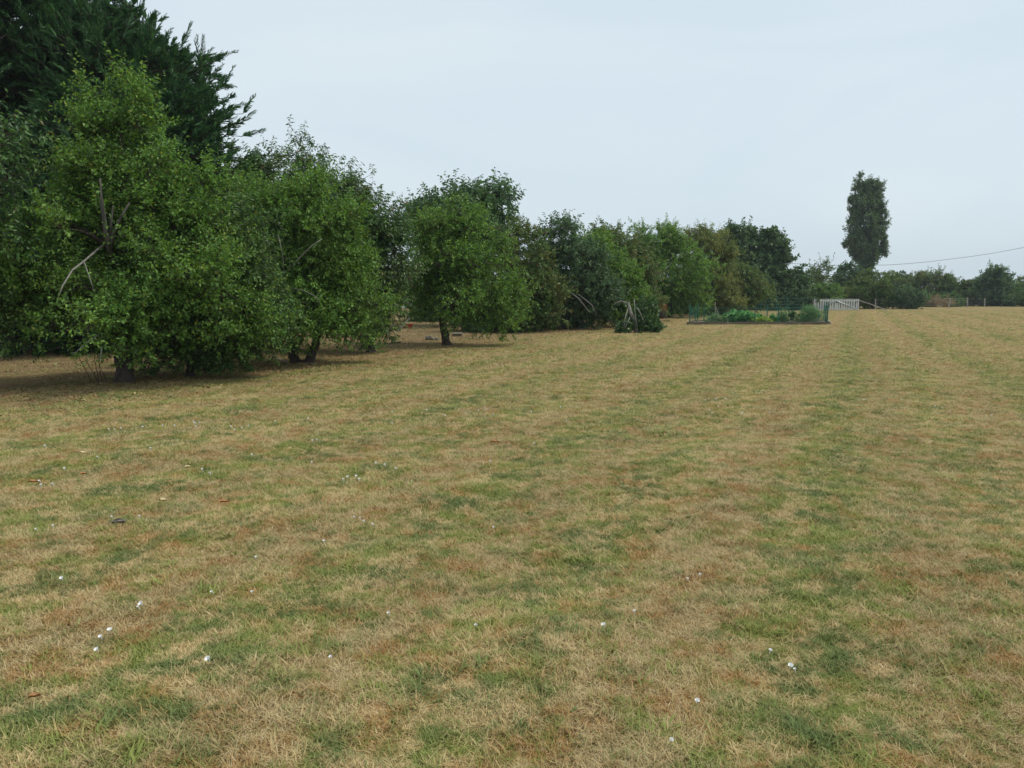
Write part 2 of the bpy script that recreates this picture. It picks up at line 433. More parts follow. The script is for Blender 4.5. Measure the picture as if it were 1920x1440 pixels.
# ------------------------------------------------------------------ grass blades (one object, stuff)
def tuft(seed, n, spread, hmin, hmax, lean, width, flat=0.0):
    r = np.random.RandomState(seed)
    az = r.rand(n) * 2 * np.pi
    rad = spread * np.sqrt(r.rand(n))
    pa = r.rand(n) * 2 * np.pi
    base = np.stack([rad * np.cos(pa), rad * np.sin(pa), np.full(n, -0.004)], 1)
    h = hmin + (hmax - hmin) * r.rand(n) ** 1.6
    ln = lean * (0.3 + r.rand(n))
    isflat = r.rand(n) < flat
    ln = np.where(isflat, 1.5 + r.rand(n) * 2.2, ln)
    h = np.where(isflat, 0.35 * h, h)
    L = h * 1.0
    d = np.stack([np.cos(az), np.sin(az), np.zeros(n)], 1)
    side = np.stack([-np.sin(az), np.cos(az), np.zeros(n)], 1)
    tw = (r.rand(n, 1) - 0.5) * 1.2
    side = side + d * tw
    side /= np.linalg.norm(side, axis=1)[:, None]
    w = width * (0.6 + 0.8 * r.rand(n))[:, None]
    up = np.array([0, 0, 1.0])
    p0 = base
    p1 = base + d * (ln * h * 0.46)[:, None] + up * (h * 0.56)[:, None]
    p2 = base + d * (ln * h * 1.0)[:, None] + up * (h * 1.0)[:, None]
    p2[:, 2] = np.where(isflat, p1[:, 2] * 0.7, p2[:, 2])
    V = np.stack([p0 - side * w, p0 + side * w, p1 + side * w * 0.8, p1 - side * w * 0.8, p2 + side * w * 0.12, p2 - side * w * 0.12], 1).reshape(-1, 3)
    b = np.arange(n) * 6
    Fc = np.concatenate([np.stack([b, b+1, b+2, b+3], 1), np.stack([b+3, b+2, b+4, b+5], 1)])
    return V, Fc

def build_grass():
    bm_ = blade_material()
    col = bpy.data.collections.new('tuft_shapes')
    kinds = []
    for k in range(6):   # mown mixed sward
        kinds.append(tuft(10 + k, 60, 0.10, 0.010, 0.034, 1.5, 0.0021, 0.25))
    for k in range(4):   # matted dry hay
        kinds.append(tuft(30 + k, 60, 0.11, 0.008, 0.026, 2.4, 0.0020, 0.50))
    for k in range(4):   # taller green tuft
        kinds.append(tuft(50 + k, 50, 0.075, 0.018, 0.050, 1.6, 0.0024, 0.10))
    for k in range(2):   # broad leaved weed
        kinds.append(tuft(70 + k, 12, 0.03, 0.02, 0.045, 1.9, 0.0055, 0.0))
    for k in range(2):   # thin seed stalks left by the mower
        kinds.append(tuft(90 + k, 4, 0.04, 0.06, 0.12, 0.7, 0.0011, 0.2))
    for k, (V, Fc) in enumerate(kinds):
        o = mesh_np('tuft_%02d' % k, V, Fc, bm_, parent=False)
        col.objects.link(o)
    rs = np.random.RandomState(7)
    P, RZ, SC, VI, BI = [], [], [], [], []
    tanh = (960 / F_PX) * 1.18
    def noise2(x, y, f, ph):
        return (np.sin(x * f + ph + 1.7 * np.sin(y * f * 0.8 + ph * 2)) + np.sin(y * f * 1.13 + ph * 3 + 1.6 * np.sin(x * f * 0.9 + ph))) * 0.5
    def zone(y0, y1, dens, smin, smax):
        A = tanh * (y1 * y1 - y0 * y0) + 0.6 * (y1 - y0)
        n = int(A * dens)
        u = rs.rand(n)
        y = np.sqrt(y0 * y0 + u * (y1 * y1 - y0 * y0))
        x = (rs.rand(n) * 2 - 1) * (y * tanh + 0.3)
        s = smin + (smax - smin) * rs.rand(n)
        q = noise2(x, y, 4.7, 0.3) * 0.5 + noise2(x, y, 11.3, 1.3) * 0.5
        t = rs.rand(n)
        vi = np.where(t < 0.50 - 0.22 * q, rs.randint(0, 6, n), np.where(t < 0.90 - 0.30 * q, rs.randint(6, 10, n), rs.randint(10, 14, n)))
        und = (0.91 * x - 0.41 * y) < -11.3                     # little grows under the trees
        vi = np.where(und & (vi >= 10), rs.randint(6, 10, n), vi)
        weed = rs.rand(n) < 0.008
        vi = np.where(weed, rs.randint(14, 16, n), vi)
        bias = np.where(vi >= 10, 0.22, np.where(vi >= 6, -0.14, 0.0)) + (rs.rand(n) - 0.5) * 0.5
        bias = np.where(weed, 0.7, bias)
        stalk = rs.rand(n) < 0.006
        vi = np.where(stalk & (y < 14), rs.randint(16, 18, n), vi)
        z = hgt(x, y) * np.clip(1.2 - np.hypot(x, y) / 40, 0, 1)
        P.append(np.stack([x, y, z], 1)); RZ.append(rs.rand(n) * 6.283); SC.append(s); VI.append(vi); BI.append(bias)
    zone(1.3, 5.0, 950, 0.5, 0.95)
    zone(5.0, 9.0, 640, 0.6, 1.05)
    zone(9.0, 16.0, 300, 0.75, 1.3)
    zone(16.0, 32.0, 70, 1.1, 2.0)
    zone(32.0, 80.0, 14, 1.4, 2.6)
    # conspicuous green clumps
    for (px, py, n, sp, s) in [(740, 905, 16, 0.16, 1.5), (690, 880, 12, 0.3, 1.3), (200, 1370, 10, 0.06, 1.0), (310, 1120, 14, 0.2, 1.0),
                               (1705, 1120, 8, 0.06, 0.9), (1810, 1155, 10, 0.12, 0.9), (1690, 957, 8, 0.08, 1.1), (1570, 1010, 8, 0.08, 1.0),
                               (450, 1200, 10, 0.10, 0.8), (460, 1255, 14, 0.15, 1.0), (1090, 1035, 14, 0.12, 1.2), (860, 1255, 6, 0.10, 0.9),
                               (1550, 800, 8, 0.12, 1.2), (1250, 815, 4, 0.05, 2.2), (750, 1295, 9, 0.1, 0.8), (1260, 1405, 9, 0.08, 0.9),
                               (1540, 1380, 8, 0.06, 1.0), (255, 1425, 8, 0.06, 0.9), (1000, 1100, 20, 0.3, 1.0), (1100, 1290, 16, 0.18, 0.9),
                               (980, 655, 5, 0.2, 3.5), (690, 1320, 5, 0.05, 0.8), (1480, 995, 10, 0.2, 1.2), (500, 1010, 12, 0.3, 1.2)]:
        g = ground(px, py)
        x = g[0] + rs.randn(n) * sp * 0.75; y = g[1] + rs.randn(n) * sp
        P.append(np.stack([x, y, hgt(x, y)], 1)); RZ.append(rs.rand(n) * 6.283); SC.append(s * (0.7 + 0.5 * rs.rand(n)))
        VI.append(rs.randint(10, 15, n)); BI.append(np.full(n, 0.32))
    P = np.concatenate(P); RZ = np.concatenate(RZ); SC = np.concatenate(SC); VI = np.concatenate(VI); BI = np.concatenate(BI)
    n = len(P)
    me = bpy.data.meshes.new('grass')
    me.vertices.add(n); me.vertices.foreach_set('co', P.astype(np.float32).ravel())
    a = me.attributes.new('rot', 'FLOAT_VECTOR', 'POINT')
    R = np.zeros((n, 3), np.float32); R[:, 2] = RZ; R[:, 0] = (rs.rand(n) - 0.5) * 0.2; R[:, 1] = (rs.rand(n) - 0.5) * 0.2
    a.data.foreach_set('vector', R.ravel())
    a = me.attributes.new('sc', 'FLOAT', 'POINT'); a.data.foreach_set('value', SC.astype(np.float32))
    a = me.attributes.new('vi', 'INT', 'POINT'); a.data.foreach_set('value', VI.astype(np.int32))
    a = me.attributes.new('bias', 'FLOAT', 'POINT'); a.data.foreach_set('value', BI.astype(np.float32))
    me.materials.append(bm_)
    o = bpy.data.objects.new('grass', me); link(o); setp(o, kind='stuff')
    gt = bpy.data.node_groups.new('sow_tufts', 'GeometryNodeTree')
    gt.interface.new_socket('Geometry', in_out='INPUT', socket_type='NodeSocketGeometry')
    gt.interface.new_socket('Geometry', in_out='OUTPUT', socket_type='NodeSocketGeometry')
    gi = gt.nodes.new('NodeGroupInput'); go = gt.nodes.new('NodeGroupOutput')
    ci = gt.nodes.new('GeometryNodeCollectionInfo'); ci.inputs['Collection'].default_value = col
    ci.inputs['Separate Children'].default_value = True; ci.inputs['Reset Children'].default_value = True
    ip = gt.nodes.new('GeometryNodeInstanceOnPoints'); ip.inputs['Pick Instance'].default_value = True
    def na(nm, ty):
        q = gt.nodes.new('GeometryNodeInputNamedAttribute'); q.data_type = ty; q.inputs['Name'].default_value = nm
        return q.outputs['Attribute']
    er = gt.nodes.new('FunctionNodeEulerToRotation')
    L = gt.links
    L.new(na('rot', 'FLOAT_VECTOR'), er.inputs[0])
    L.new(gi.outputs[0], ip.inputs['Points']); L.new(ci.outputs[0], ip.inputs['Instance'])
    L.new(er.outputs[0], ip.inputs['Rotation']); L.new(na('sc', 'FLOAT'), ip.inputs['Scale']); L.new(na('vi', 'INT'), ip.inputs['Instance Index'])
    L.new(ip.outputs['Instances'], go.inputs[0])
    md = o.modifiers.new('sow', 'NODES'); md.node_group = gt
    print('grass tufts', n)
build_grass()

# ------------------------------------------------------------------ tree machinery
def norm(a):
    return a / (np.linalg.norm(a, axis=-1, keepdims=True) + 1e-9)

def bez(a, b, rs, bow=0.12, up=0.1, K=7):
    """(n,3),(n,3) -> (n,K,3) curved paths"""
    L = np.linalg.norm(b - a, axis=1)[:, None]
    m = (a + b) / 2 + rs.randn(*a.shape) * L * bow
    m[:, 2] += (L[:, 0] * up)
    t = np.linspace(0, 1, K)[None, :, None]
    P = (1 - t) ** 2 * a[:, None] + 2 * t * (1 - t) * m[:, None] + t ** 2 * b[:, None]
    w = np.sin(np.pi * t) * rs.randn(*P.shape) * L[:, None] * 0.018
    return P + w

def tubes(P, R, S=5):
    """paths (n,K,3), radii (n,K) -> verts, quads"""
    n, K, _ = P.shape
    T = np.gradient(P, axis=1); T = norm(T)
    ref = np.where(np.abs(T[:, :1, 2:3]) > 0.9, np.array([[[1.0, 0, 0]]]), np.array([[[0, 0, 1.0]]]))
    A = norm(np.cross(T, np.broadcast_to(ref, T.shape))); B = np.cross(T, A)
    th = np.arange(S) * 2 * np.pi / S
    V = P[:, :, None] + R[:, :, None, None] * (np.cos(th)[None, None, :, None] * A[:, :, None] + np.sin(th)[None, None, :, None] * B[:, :, None])
    V = V.reshape(-1, 3)
    i, k, s = np.meshgrid(np.arange(n), np.arange(K - 1), np.arange(S), indexing='ij')
    b0 = i * K * S + k * S
    Fc = np.stack([b0 + s, b0 + (s + 1) % S, b0 + S + (s + 1) % S, b0 + S + s], -1).reshape(-1, 4)
    return V, Fc

def join(parts):
    Vs, Fs, b = [], [], 0
    for V, Fc in parts:
        Vs.append(V); Fs.append(Fc + b); b += len(V)
    return np.concatenate(Vs), np.concatenate(Fs)

def leaves(base, d, size, aspect, rs, fold=0.25, droop=0.0, up_face=0.55):
    """base (n,3), d (n,3) unit, size (n,) -> folded rhombic leaves"""
    n = len(base)
    d = norm(d + np.array([0, 0, -droop]))
    nrm = rs.randn(n, 3) * 0.75; nrm[:, 2] += up_face * 1.6
    side = norm(np.cross(d, nrm)); nr = np.cross(side, d)
    s = size[:, None]
    w = s * aspect
    mid = base + d * s * 0.48
    tip = base + d * s - nr * s * 0.12
    l = mid + side * w + nr * w * fold * 2
    r = mid - side * w + nr * w * fold * 2
    V = np.stack([base, r, tip, l], 1).reshape(-1, 3)
    b = np.arange(n) * 4
    Fc = np.concatenate([np.stack([b, b + 1, b + 2], 1), np.stack([b, b + 2, b + 3], 1)])
    return V, Fc

def lobe_world(l, D):
    cx, cy, hw, hh = l[:4]
    dz = l[4] if len(l) > 4 else 0.0
    c = at(cx, cy, D + dz)
    k = (D + dz) / F_PX
    dep = l[5] if len(l) > 5 else hw * k
    return c, np.array([hw * k, dep, hh * k])

def sample_lobes(lobes, D, n, rs, rmin=0.35, pw=0.55, stray=0.0):
    W = [lobe_world(l, D) for l in lobes]
    vol = np.array([np.prod(r) ** 0.75 for _, r in W]); vol /= vol.sum()
    idx = rs.choice(len(W), n, p=vol)
    d = norm(rs.randn(n, 3))
    ph = rs.rand(6) * 6.28
    bump = 1 + 0.13 * np.sin(d[:, 0] * 5 + ph[0] + idx) + 0.10 * np.sin(d[:, 2] * 7 + ph[1] + idx * 2) + 0.08 * np.sin(d[:, 1] * 9 + ph[2])
    rr = (rmin + (1 - rmin) * rs.rand(n) ** pw) * bump
    rr = np.where((rs.rand(n) < stray) & (d[:, 2] > -0.15), rr * (1.05 + 0.28 * rs.rand(n)), rr)
    c = np.array([W[i][0] for i in idx]); r = np.array([W[i][1] for i in idx])
    P = c + d * r * rr[:, None]
    return P, d

def fps(P, k, rs):
    sel = [rs.randint(len(P))]
    dd = np.linalg.norm(P - P[sel[0]], axis=1)
    for _ in range(k - 1):
        j = int(np.argmax(dd)); sel.append(j)
        dd = np.minimum(dd, np.linalg.norm(P - P[j], axis=1))
    return P[sel]

def nearest(T, Q, bias=None):
    out = np.empty(len(Q), int)
    for i in range(0, len(Q), 800):
        q = Q[i:i + 800]
        d = ((q[:, None] - T[None]) ** 2).sum(-1)
        if bias is not None: d = d * bias[None]
        out[i:i + 800] = d.argmin(1)
    return out

def tree(name, label, cat, base_px, lobes, leaf, bark='bark_dark', D=None, trunk_r=0.12, fork=1.2, lean=(0, 0), seed=1,
         n1=7, n2=70, n3=1500, nl=14, lsize=0.06, aspect=0.27, shoot=0.35, up=0.35, out=0.5, sigma=0.22, droop=0.15,
         spires=0, spire_len=0.7, twig_r=0.006, feather=False, group=None, extra=None, stems=1, zmin=0.05, leader=0.0, leafy=1.0, stray=0.14):
    rs = np.random.RandomState(seed)
    if D is None:
        base = ground(*base_px); D = base[1]
    else:
        base = ground(base_px[0], base_px[1]) if len(base_px) > 1 else None
        base = at(base_px[0], 600, D); base[2] = 0.0
    base[2] = gz(base[0], base[1]) - 0.02
    root = thing(name, label, cat, tuple(base), group)
    org = base.copy()
    # --- wood
    P2, d2 = sample_lobes(lobes, D, n2, rs, 0.35, 0.6, stray=stray)
    P2[:, 2] = np.maximum(P2[:, 2], zmin + 0.1)
    P1 = fps(sample_lobes(lobes, D, 220, rs, 0.1, 0.9)[0] * 1.0, n1, rs)
    cen = P2.mean(0)
    wood = []
    forks = []
    for s_ in range(stems):
        off = np.array([0.0, 0, 0]) if stems == 1 else np.array([math.cos(s_ * 2.4) * trunk_r * 1.6, math.sin(s_ * 2.4) * trunk_r * 1.6, 0])
        b0 = base + off
        tip = b0 + np.array([lean[0], lean[1], fork]) + off * 1.5
        tp = bez(b0[None], tip[None], rs, 0.05, 0.0, 16)
        tr = trunk_r * (1.0 - 0.30 * np.linspace(0, 1, 16)) * (1 + 0.05 * rs.randn(16))
        tr[0] *= 1.5; tr[1] *= 1.15
        TV, TF = tubes(tp, tr[None], 14)
        axis = np.repeat(tp[0], 14, 0); ang = np.tile(np.arange(14), 16)
        ridge = 1 + 0.10 * np.sin(ang * 2.1 + s_) * np.linspace(1, 0.4, len(ang)) + 0.05 * rs.randn(14)[ang] + 0.02 * rs.randn(len(ang))
        TV = axis + (TV - axis) * ridge[:, None]
        wood.append((TV, TF))
        forks.append((tp[0], tr))
    # limbs leave the upper third of a stem
    starts = []
    for i in range(n1):
        f, tr = forks[i % stems]
        starts.append(f[-1] if rs.rand() < 0.6 else f[-2])
    starts = np.array(starts)
    if leader > 0:   # a central leader up through the crown
        top = P2[P2[:, 2].argmax()].copy(); top[:2] = top[:2] * 0.6 + cen[:2] * 0.4
        top[2] = base[2] + fork + (top[2] - fork) * leader
        lp = bez(forks[0][0][-1][None], top[None], rs, 0.04, 0.0, 12)
        wood.append(tubes(lp, (trunk_r * 0.5 * (1 - 0.85 * np.linspace(0, 1, 12)))[None], 8))
        j = nearest(lp[0], P1 - np.array([0, 0, 0.6]))
        starts = lp[0][j]
    L1 = bez(starts, P1 * 0.82 + cen * 0.18, rs, 0.10, 0.10, 10)
    R1 = trunk_r * 0.52 * (1 - 0.8 * np.linspace(0, 1, 10))[None] * (0.7 + 0.5 * rs.rand(n1, 1))
    wood.append(tubes(L1, R1, 7))
    nodes1 = L1[:, 2:].reshape(-1, 3)
    rad1 = np.repeat(R1[:, 2:], 1, 0).reshape(-1)
    j = nearest(nodes1, P2)
    L2 = bez(nodes1[j], P2, rs, 0.10, 0.08, 7)
    R2 = np.minimum(rad1[j][:, None] * 0.7, trunk_r * 0.16) * (1 - 0.82 * np.linspace(0, 1, 7))[None]
    wood.append(tubes(L2, R2, 5))
    # --- shoots in clumps round the ends of the branches
    k = rs.randint(0, n2, n3)
    t = 0.45 + 0.55 * rs.rand(n3) ** 0.6
    Lk = L2[k]
    fi = t * 6; i0 = np.minimum(fi.astype(int), 5); fr = (fi - i0)[:, None]
    Pb = Lk[np.arange(n3), i0] * (1 - fr) + Lk[np.arange(n3), i0 + 1] * fr
    odir = norm(d2[k] * np.array([1, 1, 0.7]))
    sd = norm(odir * out + np.array([0, 0, up]) + rs.randn(n3, 3) * 0.45)
    tipP = Pb + rs.randn(n3, 3) * sigma * np.array([1, 1, 0.8]) + sd * shoot * 0.3
    tipP[:, 2] = np.maximum(tipP[:, 2], zmin)
    ln = shoot * (0.5 + 0.9 * rs.rand(n3)) * np.where((rs.rand(n3) < 0.08) & (not feather), 1.7, 1.0)
    if spires:
        # upright water shoots along the top of the crown
        zs = P2[:, 2] - 0.35 * np.abs(P2[:, 0] - cen[0])
        top = P2[np.argsort(-zs)[:max(10, n2 // 4)]]
        q = top[rs.randint(0, len(top), spires)] + rs.randn(spires, 3) * np.array([0.25, 0.25, 0.05]) * sigma * 2
        Pb = np.concatenate([Pb, q]); tipP = np.concatenate([tipP, q])
        sd = np.concatenate([sd, norm(np.stack([rs.randn(spires) * 0.2, rs.randn(spires) * 0.2, np.ones(spires)], 1))])
        ln = np.concatenate([ln, spire_len * (0.5 + 0.7 * rs.rand(spires))])
    n3t = len(tipP)
    end = tipP + sd * ln[:, None]
    end[:, 2] = np.maximum(end[:, 2] - 0.12 * ln * (rs.rand(n3t) < 0.5), zmin)
    K3 = 4
    tt = np.linspace(0, 1, K3)[None, :, None]
    tw = tipP[:, None] * (1 - tt) + end[:, None] * tt
    tw[:, 1:-1] += rs.randn(n3t, K3 - 2, 3) * ln[:, None, None] * 0.04
    if twig_r > 0:
        full = np.concatenate([Pb[:, None], tw], 1)
        Rt = twig_r * np.linspace(1.0, 0.35, K3 + 1)[None] * np.ones((n3t, 1))
        wood.append(tubes(full, Rt, 3))
    V, Fc = join(wood)
    mesh_np('trunk', V - org, Fc, M[bark], root, smooth=True)
    # --- leaves along the shoots
    m = nl
    u = (np.arange(m)[None] + rs.rand(n3t, m)) / m
    keep = rs.rand(n3t, m) < leafy
    fi = u * (K3 - 1); i0 = np.minimum(fi.astype(int), K3 - 2); fr = (fi - i0)[..., None]
    ar = np.arange(n3t)[:, None]
    LB = tw[ar, i0] * (1 - fr) + tw[ar, i0 + 1] * fr
    ax = norm(end - tipP)
    a = norm(np.cross(ax, rs.randn(n3t, 3))); b = np.cross(ax, a)
    th = (np.arange(m)[None] * 2.4 + rs.rand(n3t, m) * 0.7)[..., None]
    if feather:   # flat sprays of scale foliage
        th = (np.arange(m)[None] % 2 * math.pi + rs.randn(n3t, m) * 0.5)[..., None]
        LD = ax[:, None] * 1.1 + 0.55 * (np.cos(th) * a[:, None] + np.sin(th) * b[:, None])
        sz = lsize * (1.15 - 0.8 * u) * (0.7 + 0.6 * rs.rand(n3t, m))
    else:
        LD = ax[:, None] * 0.55 + 0.9 * (np.cos(th) * a[:, None] + np.sin(th) * b[:, None])
        sz = lsize * (0.5 + 0.8 * rs.rand(n3t, m)) * (1.1 - 0.35 * u)
    kf = keep.ravel()
    LB = LB.reshape(-1, 3)[kf]; LD = norm(LD.reshape(-1, 3)[kf]); sz = sz.ravel()[kf]
    V, Fc = leaves(LB, LD, sz, aspect, rs, droop=droop)
    V[:, 2] = np.maximum(V[:, 2], 0.01)
    mesh_np('crown', V - org, Fc, M[leaf], root)
    if extra: extra(root, org, rs)
    return root

def bush(name, label, cat, D, lobes, leaf, seed, n3=500, nl=16, lsize=0.16, **kw):
    cx = sum(l[0] for l in lobes) / len(lobes)
    a = dict(trunk_r=0.07, fork=0.35, n1=5, n2=40, shoot=0.45, sigma=0.3, twig_r=0.0, zmin=0.05, stems=2)
    a['stray'] = 0.05
    a.update(kw)
    return tree(name, label, cat, (cx, 0), lobes, leaf, D=D, seed=seed, n3=n3, nl=nl, lsize=lsize, **a)

def dead_branch(pxs, Y, r0, name='dead_branch', mat='dead_wood'):
    def f(root, org, rs):
        for pts, rr in pxs:
            mb = MB()
            P = [at(px, py, Y + dy) - org for (px, py, dy) in pts]
            mb.tube(P, list(np.linspace(rr, rr * 0.35, len(P))), 6)
            mb.build(name, M[mat], root, smooth=True)
    return f

G_PLUM = 'green plum trees along the edge of the meadow'
def t1_extra(root, org, rs):
    d = org[1]
    dead_branch([([(207,478,-0.9),(198,430,-1.1),(191,380,-1.2),(188,335,-1.2)], 0.05), ([(207,470,-0.9),(214,435,-1.1),(228,405,-1.2),(243,380,-1.2)], 0.035), ([(206,465,-0.9),(208,420,-1.1),(212,385,-1.2)], 0.03)], d, 0.03, 'limb', 'bark_grey')(root, org, rs)
    dead_branch([([(203,452,-0.2),(183,468,-1.0),(155,492,-1.5),(136,506,-1.8),(118,535,-2.1),(108,560,-2.2)], 0.022),
                 ([(157,490,-1.5),(168,520,-1.6),(177,548,-1.7)], 0.011),
                 ([(205,615,-0.8),(181,630,-1.7),(160,645,-2.0),(143,660,-2.2),(135,662,-2.3)], 0.011),
                 ([(190,650,-1.9),(189,668,-2.0),(186,684,-2.0)], 0.007)], d, 0.03)(root, org, rs)
    for k in range(6):
        mb = MB()
        x, y = -0.72 + 0.13 * k + rs.randn() * 0.09, -0.15 + rs.randn() * 0.25
        h = 0.3 + 0.5 * rs.rand(); lx, ly = rs.randn() * 0.16, rs.randn() * 0.12
        mb.tube([(x, y, 0), (x + lx * 0.3, y + ly * 0.3, h * 0.35), (x + lx * 0.5 + rs.randn() * 0.03, y + ly * 0.7, h * 0.7), (x + lx, y + ly, h)], [0.008, 0.006, 0.005, 0.003], 5)
        mb.build('sucker', M['bark_dark'], root)

tree('plum_tree', 'tall plum tree nearest on the left, pale dead limbs in front, thick dark trunk', 'plum tree', (235, 718),
     [(150,205,34,58), (172,175,26,45), (215,212,45,74), (272,255,35,60), (165,300,60,75), (215,320,95,90), (310,360,95,70), (225,440,165,85), (400,450,90,80), (115,420,60,40), (85,530,125,75,-0.3), (330,520,150,115,-0.2), (230,600,170,75,-0.5),
      (385,345,45,45), (50,585,75,36,0.2), (45,490,75,55), (-20,555,70,55), (430,600,75,75,0.2)],
     'plum_leaf', D=None, trunk_r=0.15, fork=1.45, lean=(-0.12, 0.1), seed=11, n1=14, n2=200, n3=6600, nl=14, lsize=0.082, aspect=0.27, twig_r=0.004,
     shoot=0.42, sigma=0.105, up=0.4, spires=120, spire_len=0.75, group=G_PLUM, leader=0.85, extra=t1_extra, bark='bark_dark', zmin=0.42)
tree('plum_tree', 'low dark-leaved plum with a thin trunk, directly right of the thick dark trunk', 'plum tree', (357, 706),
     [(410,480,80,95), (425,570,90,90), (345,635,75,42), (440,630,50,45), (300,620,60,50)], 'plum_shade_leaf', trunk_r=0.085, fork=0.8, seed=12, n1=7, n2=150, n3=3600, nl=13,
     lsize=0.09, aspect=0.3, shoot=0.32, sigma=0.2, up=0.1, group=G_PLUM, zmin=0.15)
tree('plum_tree', 'wide bright green plum tree on a short split trunk, with thin grey twigs inside', 'plum tree', (563, 683),
     [(565,415,100,72), (545,560,145,92), (455,470,80,100), (645,590,62,58), (635,480,62,85), (475,610,65,50), (590,510,90,90)],
     'plum_leaf', trunk_r=0.115, fork=0.75, seed=13, n1=11, n2=190, n3=5600, nl=14, lsize=0.084, aspect=0.27, twig_r=0.004, shoot=0.38, sigma=0.15, up=0.4,
     spires=40, spire_len=0.5, group=G_PLUM, stems=2, zmin=0.15, bark='bark_dark', extra=dead_branch([([(540,505,-1.6),(560,485,-1.9),(583,462,-2.0),(604,448,-2.0)], 0.018), ([(545,540,-1.6),(570,545,-1.9),(592,556,-2.0),(600,570,-2.0)], 0.012), ([(533,520,-1.7),(530,480,-1.9),(522,440,-1.9)], 0.012), ([(540,680,-1.0),(520,672,-1.6),(505,660,-1.8)], 0.014)], 17.8, 0.02))
tree('cypress_tree', 'huge dark feathery cypress rising out of the frame behind the nearest plum tree', 'cypress', (50, 0),
     [(40,100,195,330), (258,330,158,285,-1.0), (275,195,92,125,-1.0), (318,300,62,85,-1.0), (165,135,90,140,-0.5), (-110,300,250,420,1.0), (150,500,220,190,-1.5), (300,430,130,230,-1.5)], 'conifer_leaf', D=24,
     trunk_r=0.45, fork=2.5, seed=141, n1=26, n2=1600, n3=23000, nl=32, lsize=0.22, aspect=0.12, shoot=0.62, sigma=0.42, up=0.42, out=0.8, droop=0.0,
     feather=True, twig_r=0.012, leader=0.95, stray=0.0)
G_CH = 'dark cherry trees with long hanging leaves'
tree('cherry_tree', 'dark cherry with a pointed tip rising behind the wide bright plum tree', 'cherry tree', (545, 0),
     [(535,345,62,62), (576,300,17,40), (495,400,60,75), (560,470,75,110), (480,330,25,35), (540,560,90,60)], 'cherry_leaf', D=23, trunk_r=0.14, fork=1.5, seed=15, n1=9, n2=170,
     n3=2000, nl=12, lsize=0.13, aspect=0.2, shoot=0.4, sigma=0.22, droop=0.75, up=0.6, spires=25, spire_len=0.5, group=G_CH)
tree('cherry_tree', 'dark cherry with brownish hanging leaves down to the ground, just left of the sloping trunk', 'cherry tree', (695, 0),
     [(676,425,58,72), (722,495,42,80), (665,520,85,105), (650,365,25,35), (685,590,50,42), (640,480,60,90)], 'cherry_leaf', D=21.5, trunk_r=0.14, fork=0.9, seed=16, n1=9, n2=200,
     n3=2900, nl=12, lsize=0.13, aspect=0.2, shoot=0.38, sigma=0.22, droop=0.75, up=0.5, spires=25, spire_len=0.45, group=G_CH, zmin=0.12)
tree('cherry_tree', 'large-leaved cherry branches reaching in at the far left edge of the picture', 'cherry tree', (-90, 0),
     [(-45,265,75,45,-0.5), (-50,460,105,60), (-70,360,80,60), (-50,590,60,60), (-40,640,55,40)], 'cherry_leaf', D=12.8, trunk_r=0.14, fork=1.5, seed=17, n1=8, n2=90, n3=650, nl=12, lsize=0.12,
     aspect=0.21, shoot=0.4, sigma=0.17, droop=0.6, up=0.2, group=G_CH, zmin=0.35)
tree('plum_tree', 'rounded plum tree standing alone on a sloping dark trunk', 'plum tree', (838, 648),
     [(865,455,78,60), (885,535,95,80), (820,500,62,85), (930,585,52,42,-0.3), (800,545,38,36), (985,600,18,12,-0.3), (850,410,50,22)],
     'plum_leaf', trunk_r=0.135, fork=1.05, lean=(-0.22, 0), seed=18, n1=10, n2=130, n3=3200, nl=13, lsize=0.098, aspect=0.27, shoot=0.38, sigma=0.16,
     up=0.35, spires=20, spire_len=0.4, group=G_PLUM, zmin=0.2)
tree('walnut_tree', 'tall broad walnut tree rising behind the lone rounded plum tree', 'walnut tree', (850, 0),
     [(792,398,34,34), (862,396,58,38), (926,393,38,36), (865,440,90,48), (860,510,85,70)], 'walnut_leaf', D=40, trunk_r=0.22, fork=2.0, seed=19, n1=10, n2=170,
     n3=2500, nl=12, lsize=0.23, aspect=0.28, shoot=0.6, sigma=0.3, droop=0.35, up=0.5, spires=30, spire_len=0.65, twig_r=0.012)
tree('fruit_tree', 'browning green fruit tree right behind the lone rounded plum tree', 'fruit tree', (985, 0),
     [(985,480,52,55), (950,550,55,60), (1010,560,45,50), (985,570,60,45)], 'brown_leaf', D=33.5, trunk_r=0.13, fork=1.2, seed=20, n1=8, n2=120, n3=2300, nl=12, lsize=0.14,
     aspect=0.3, shoot=0.4, sigma=0.25, spires=10)
tree('fruit_tree', 'dark bluish green tree on a short black trunk, fourth along the meadow edge', 'fruit tree', (1063, 617),
     [(1045,460,48,48), (1075,515,70,65), (1040,555,60,42), (1105,560,60,42)], 'bluish_leaf', trunk_r=0.16, fork=0.9, lean=(-0.3, 0), seed=21, n1=9, n2=150, n3=3000, nl=12, lsize=0.14,
     aspect=0.3, shoot=0.42, sigma=0.25, spires=24, spire_len=0.8, bark='bark_dark',
     extra=dead_branch([([(1065,545,-1.5),(1085,560,-1.7),(1105,585,-1.9)], 0.035), ([(1010,590,-1.5),(1022,575,-1.5),(1030,560,-1.2)], 0.025), ([(1085,552,-1.6),(1110,572,-1.8),(1118,590,-1.9)], 0.025)], 36, 0.03))
tree('fruit_tree', 'mid green leafy tree between the bluish tree and the ivy-grown stump', 'fruit tree', (1106, 613),
     [(1115,480,42,42), (1135,535,58,55), (1170,560,45,38), (1120,565,50,35)], 'plum_leaf', trunk_r=0.12, fork=0.8, seed=22, n1=8, n2=130, n3=2500, nl=12, lsize=0.15, aspect=0.3, shoot=0.42,
     sigma=0.25, spires=10)
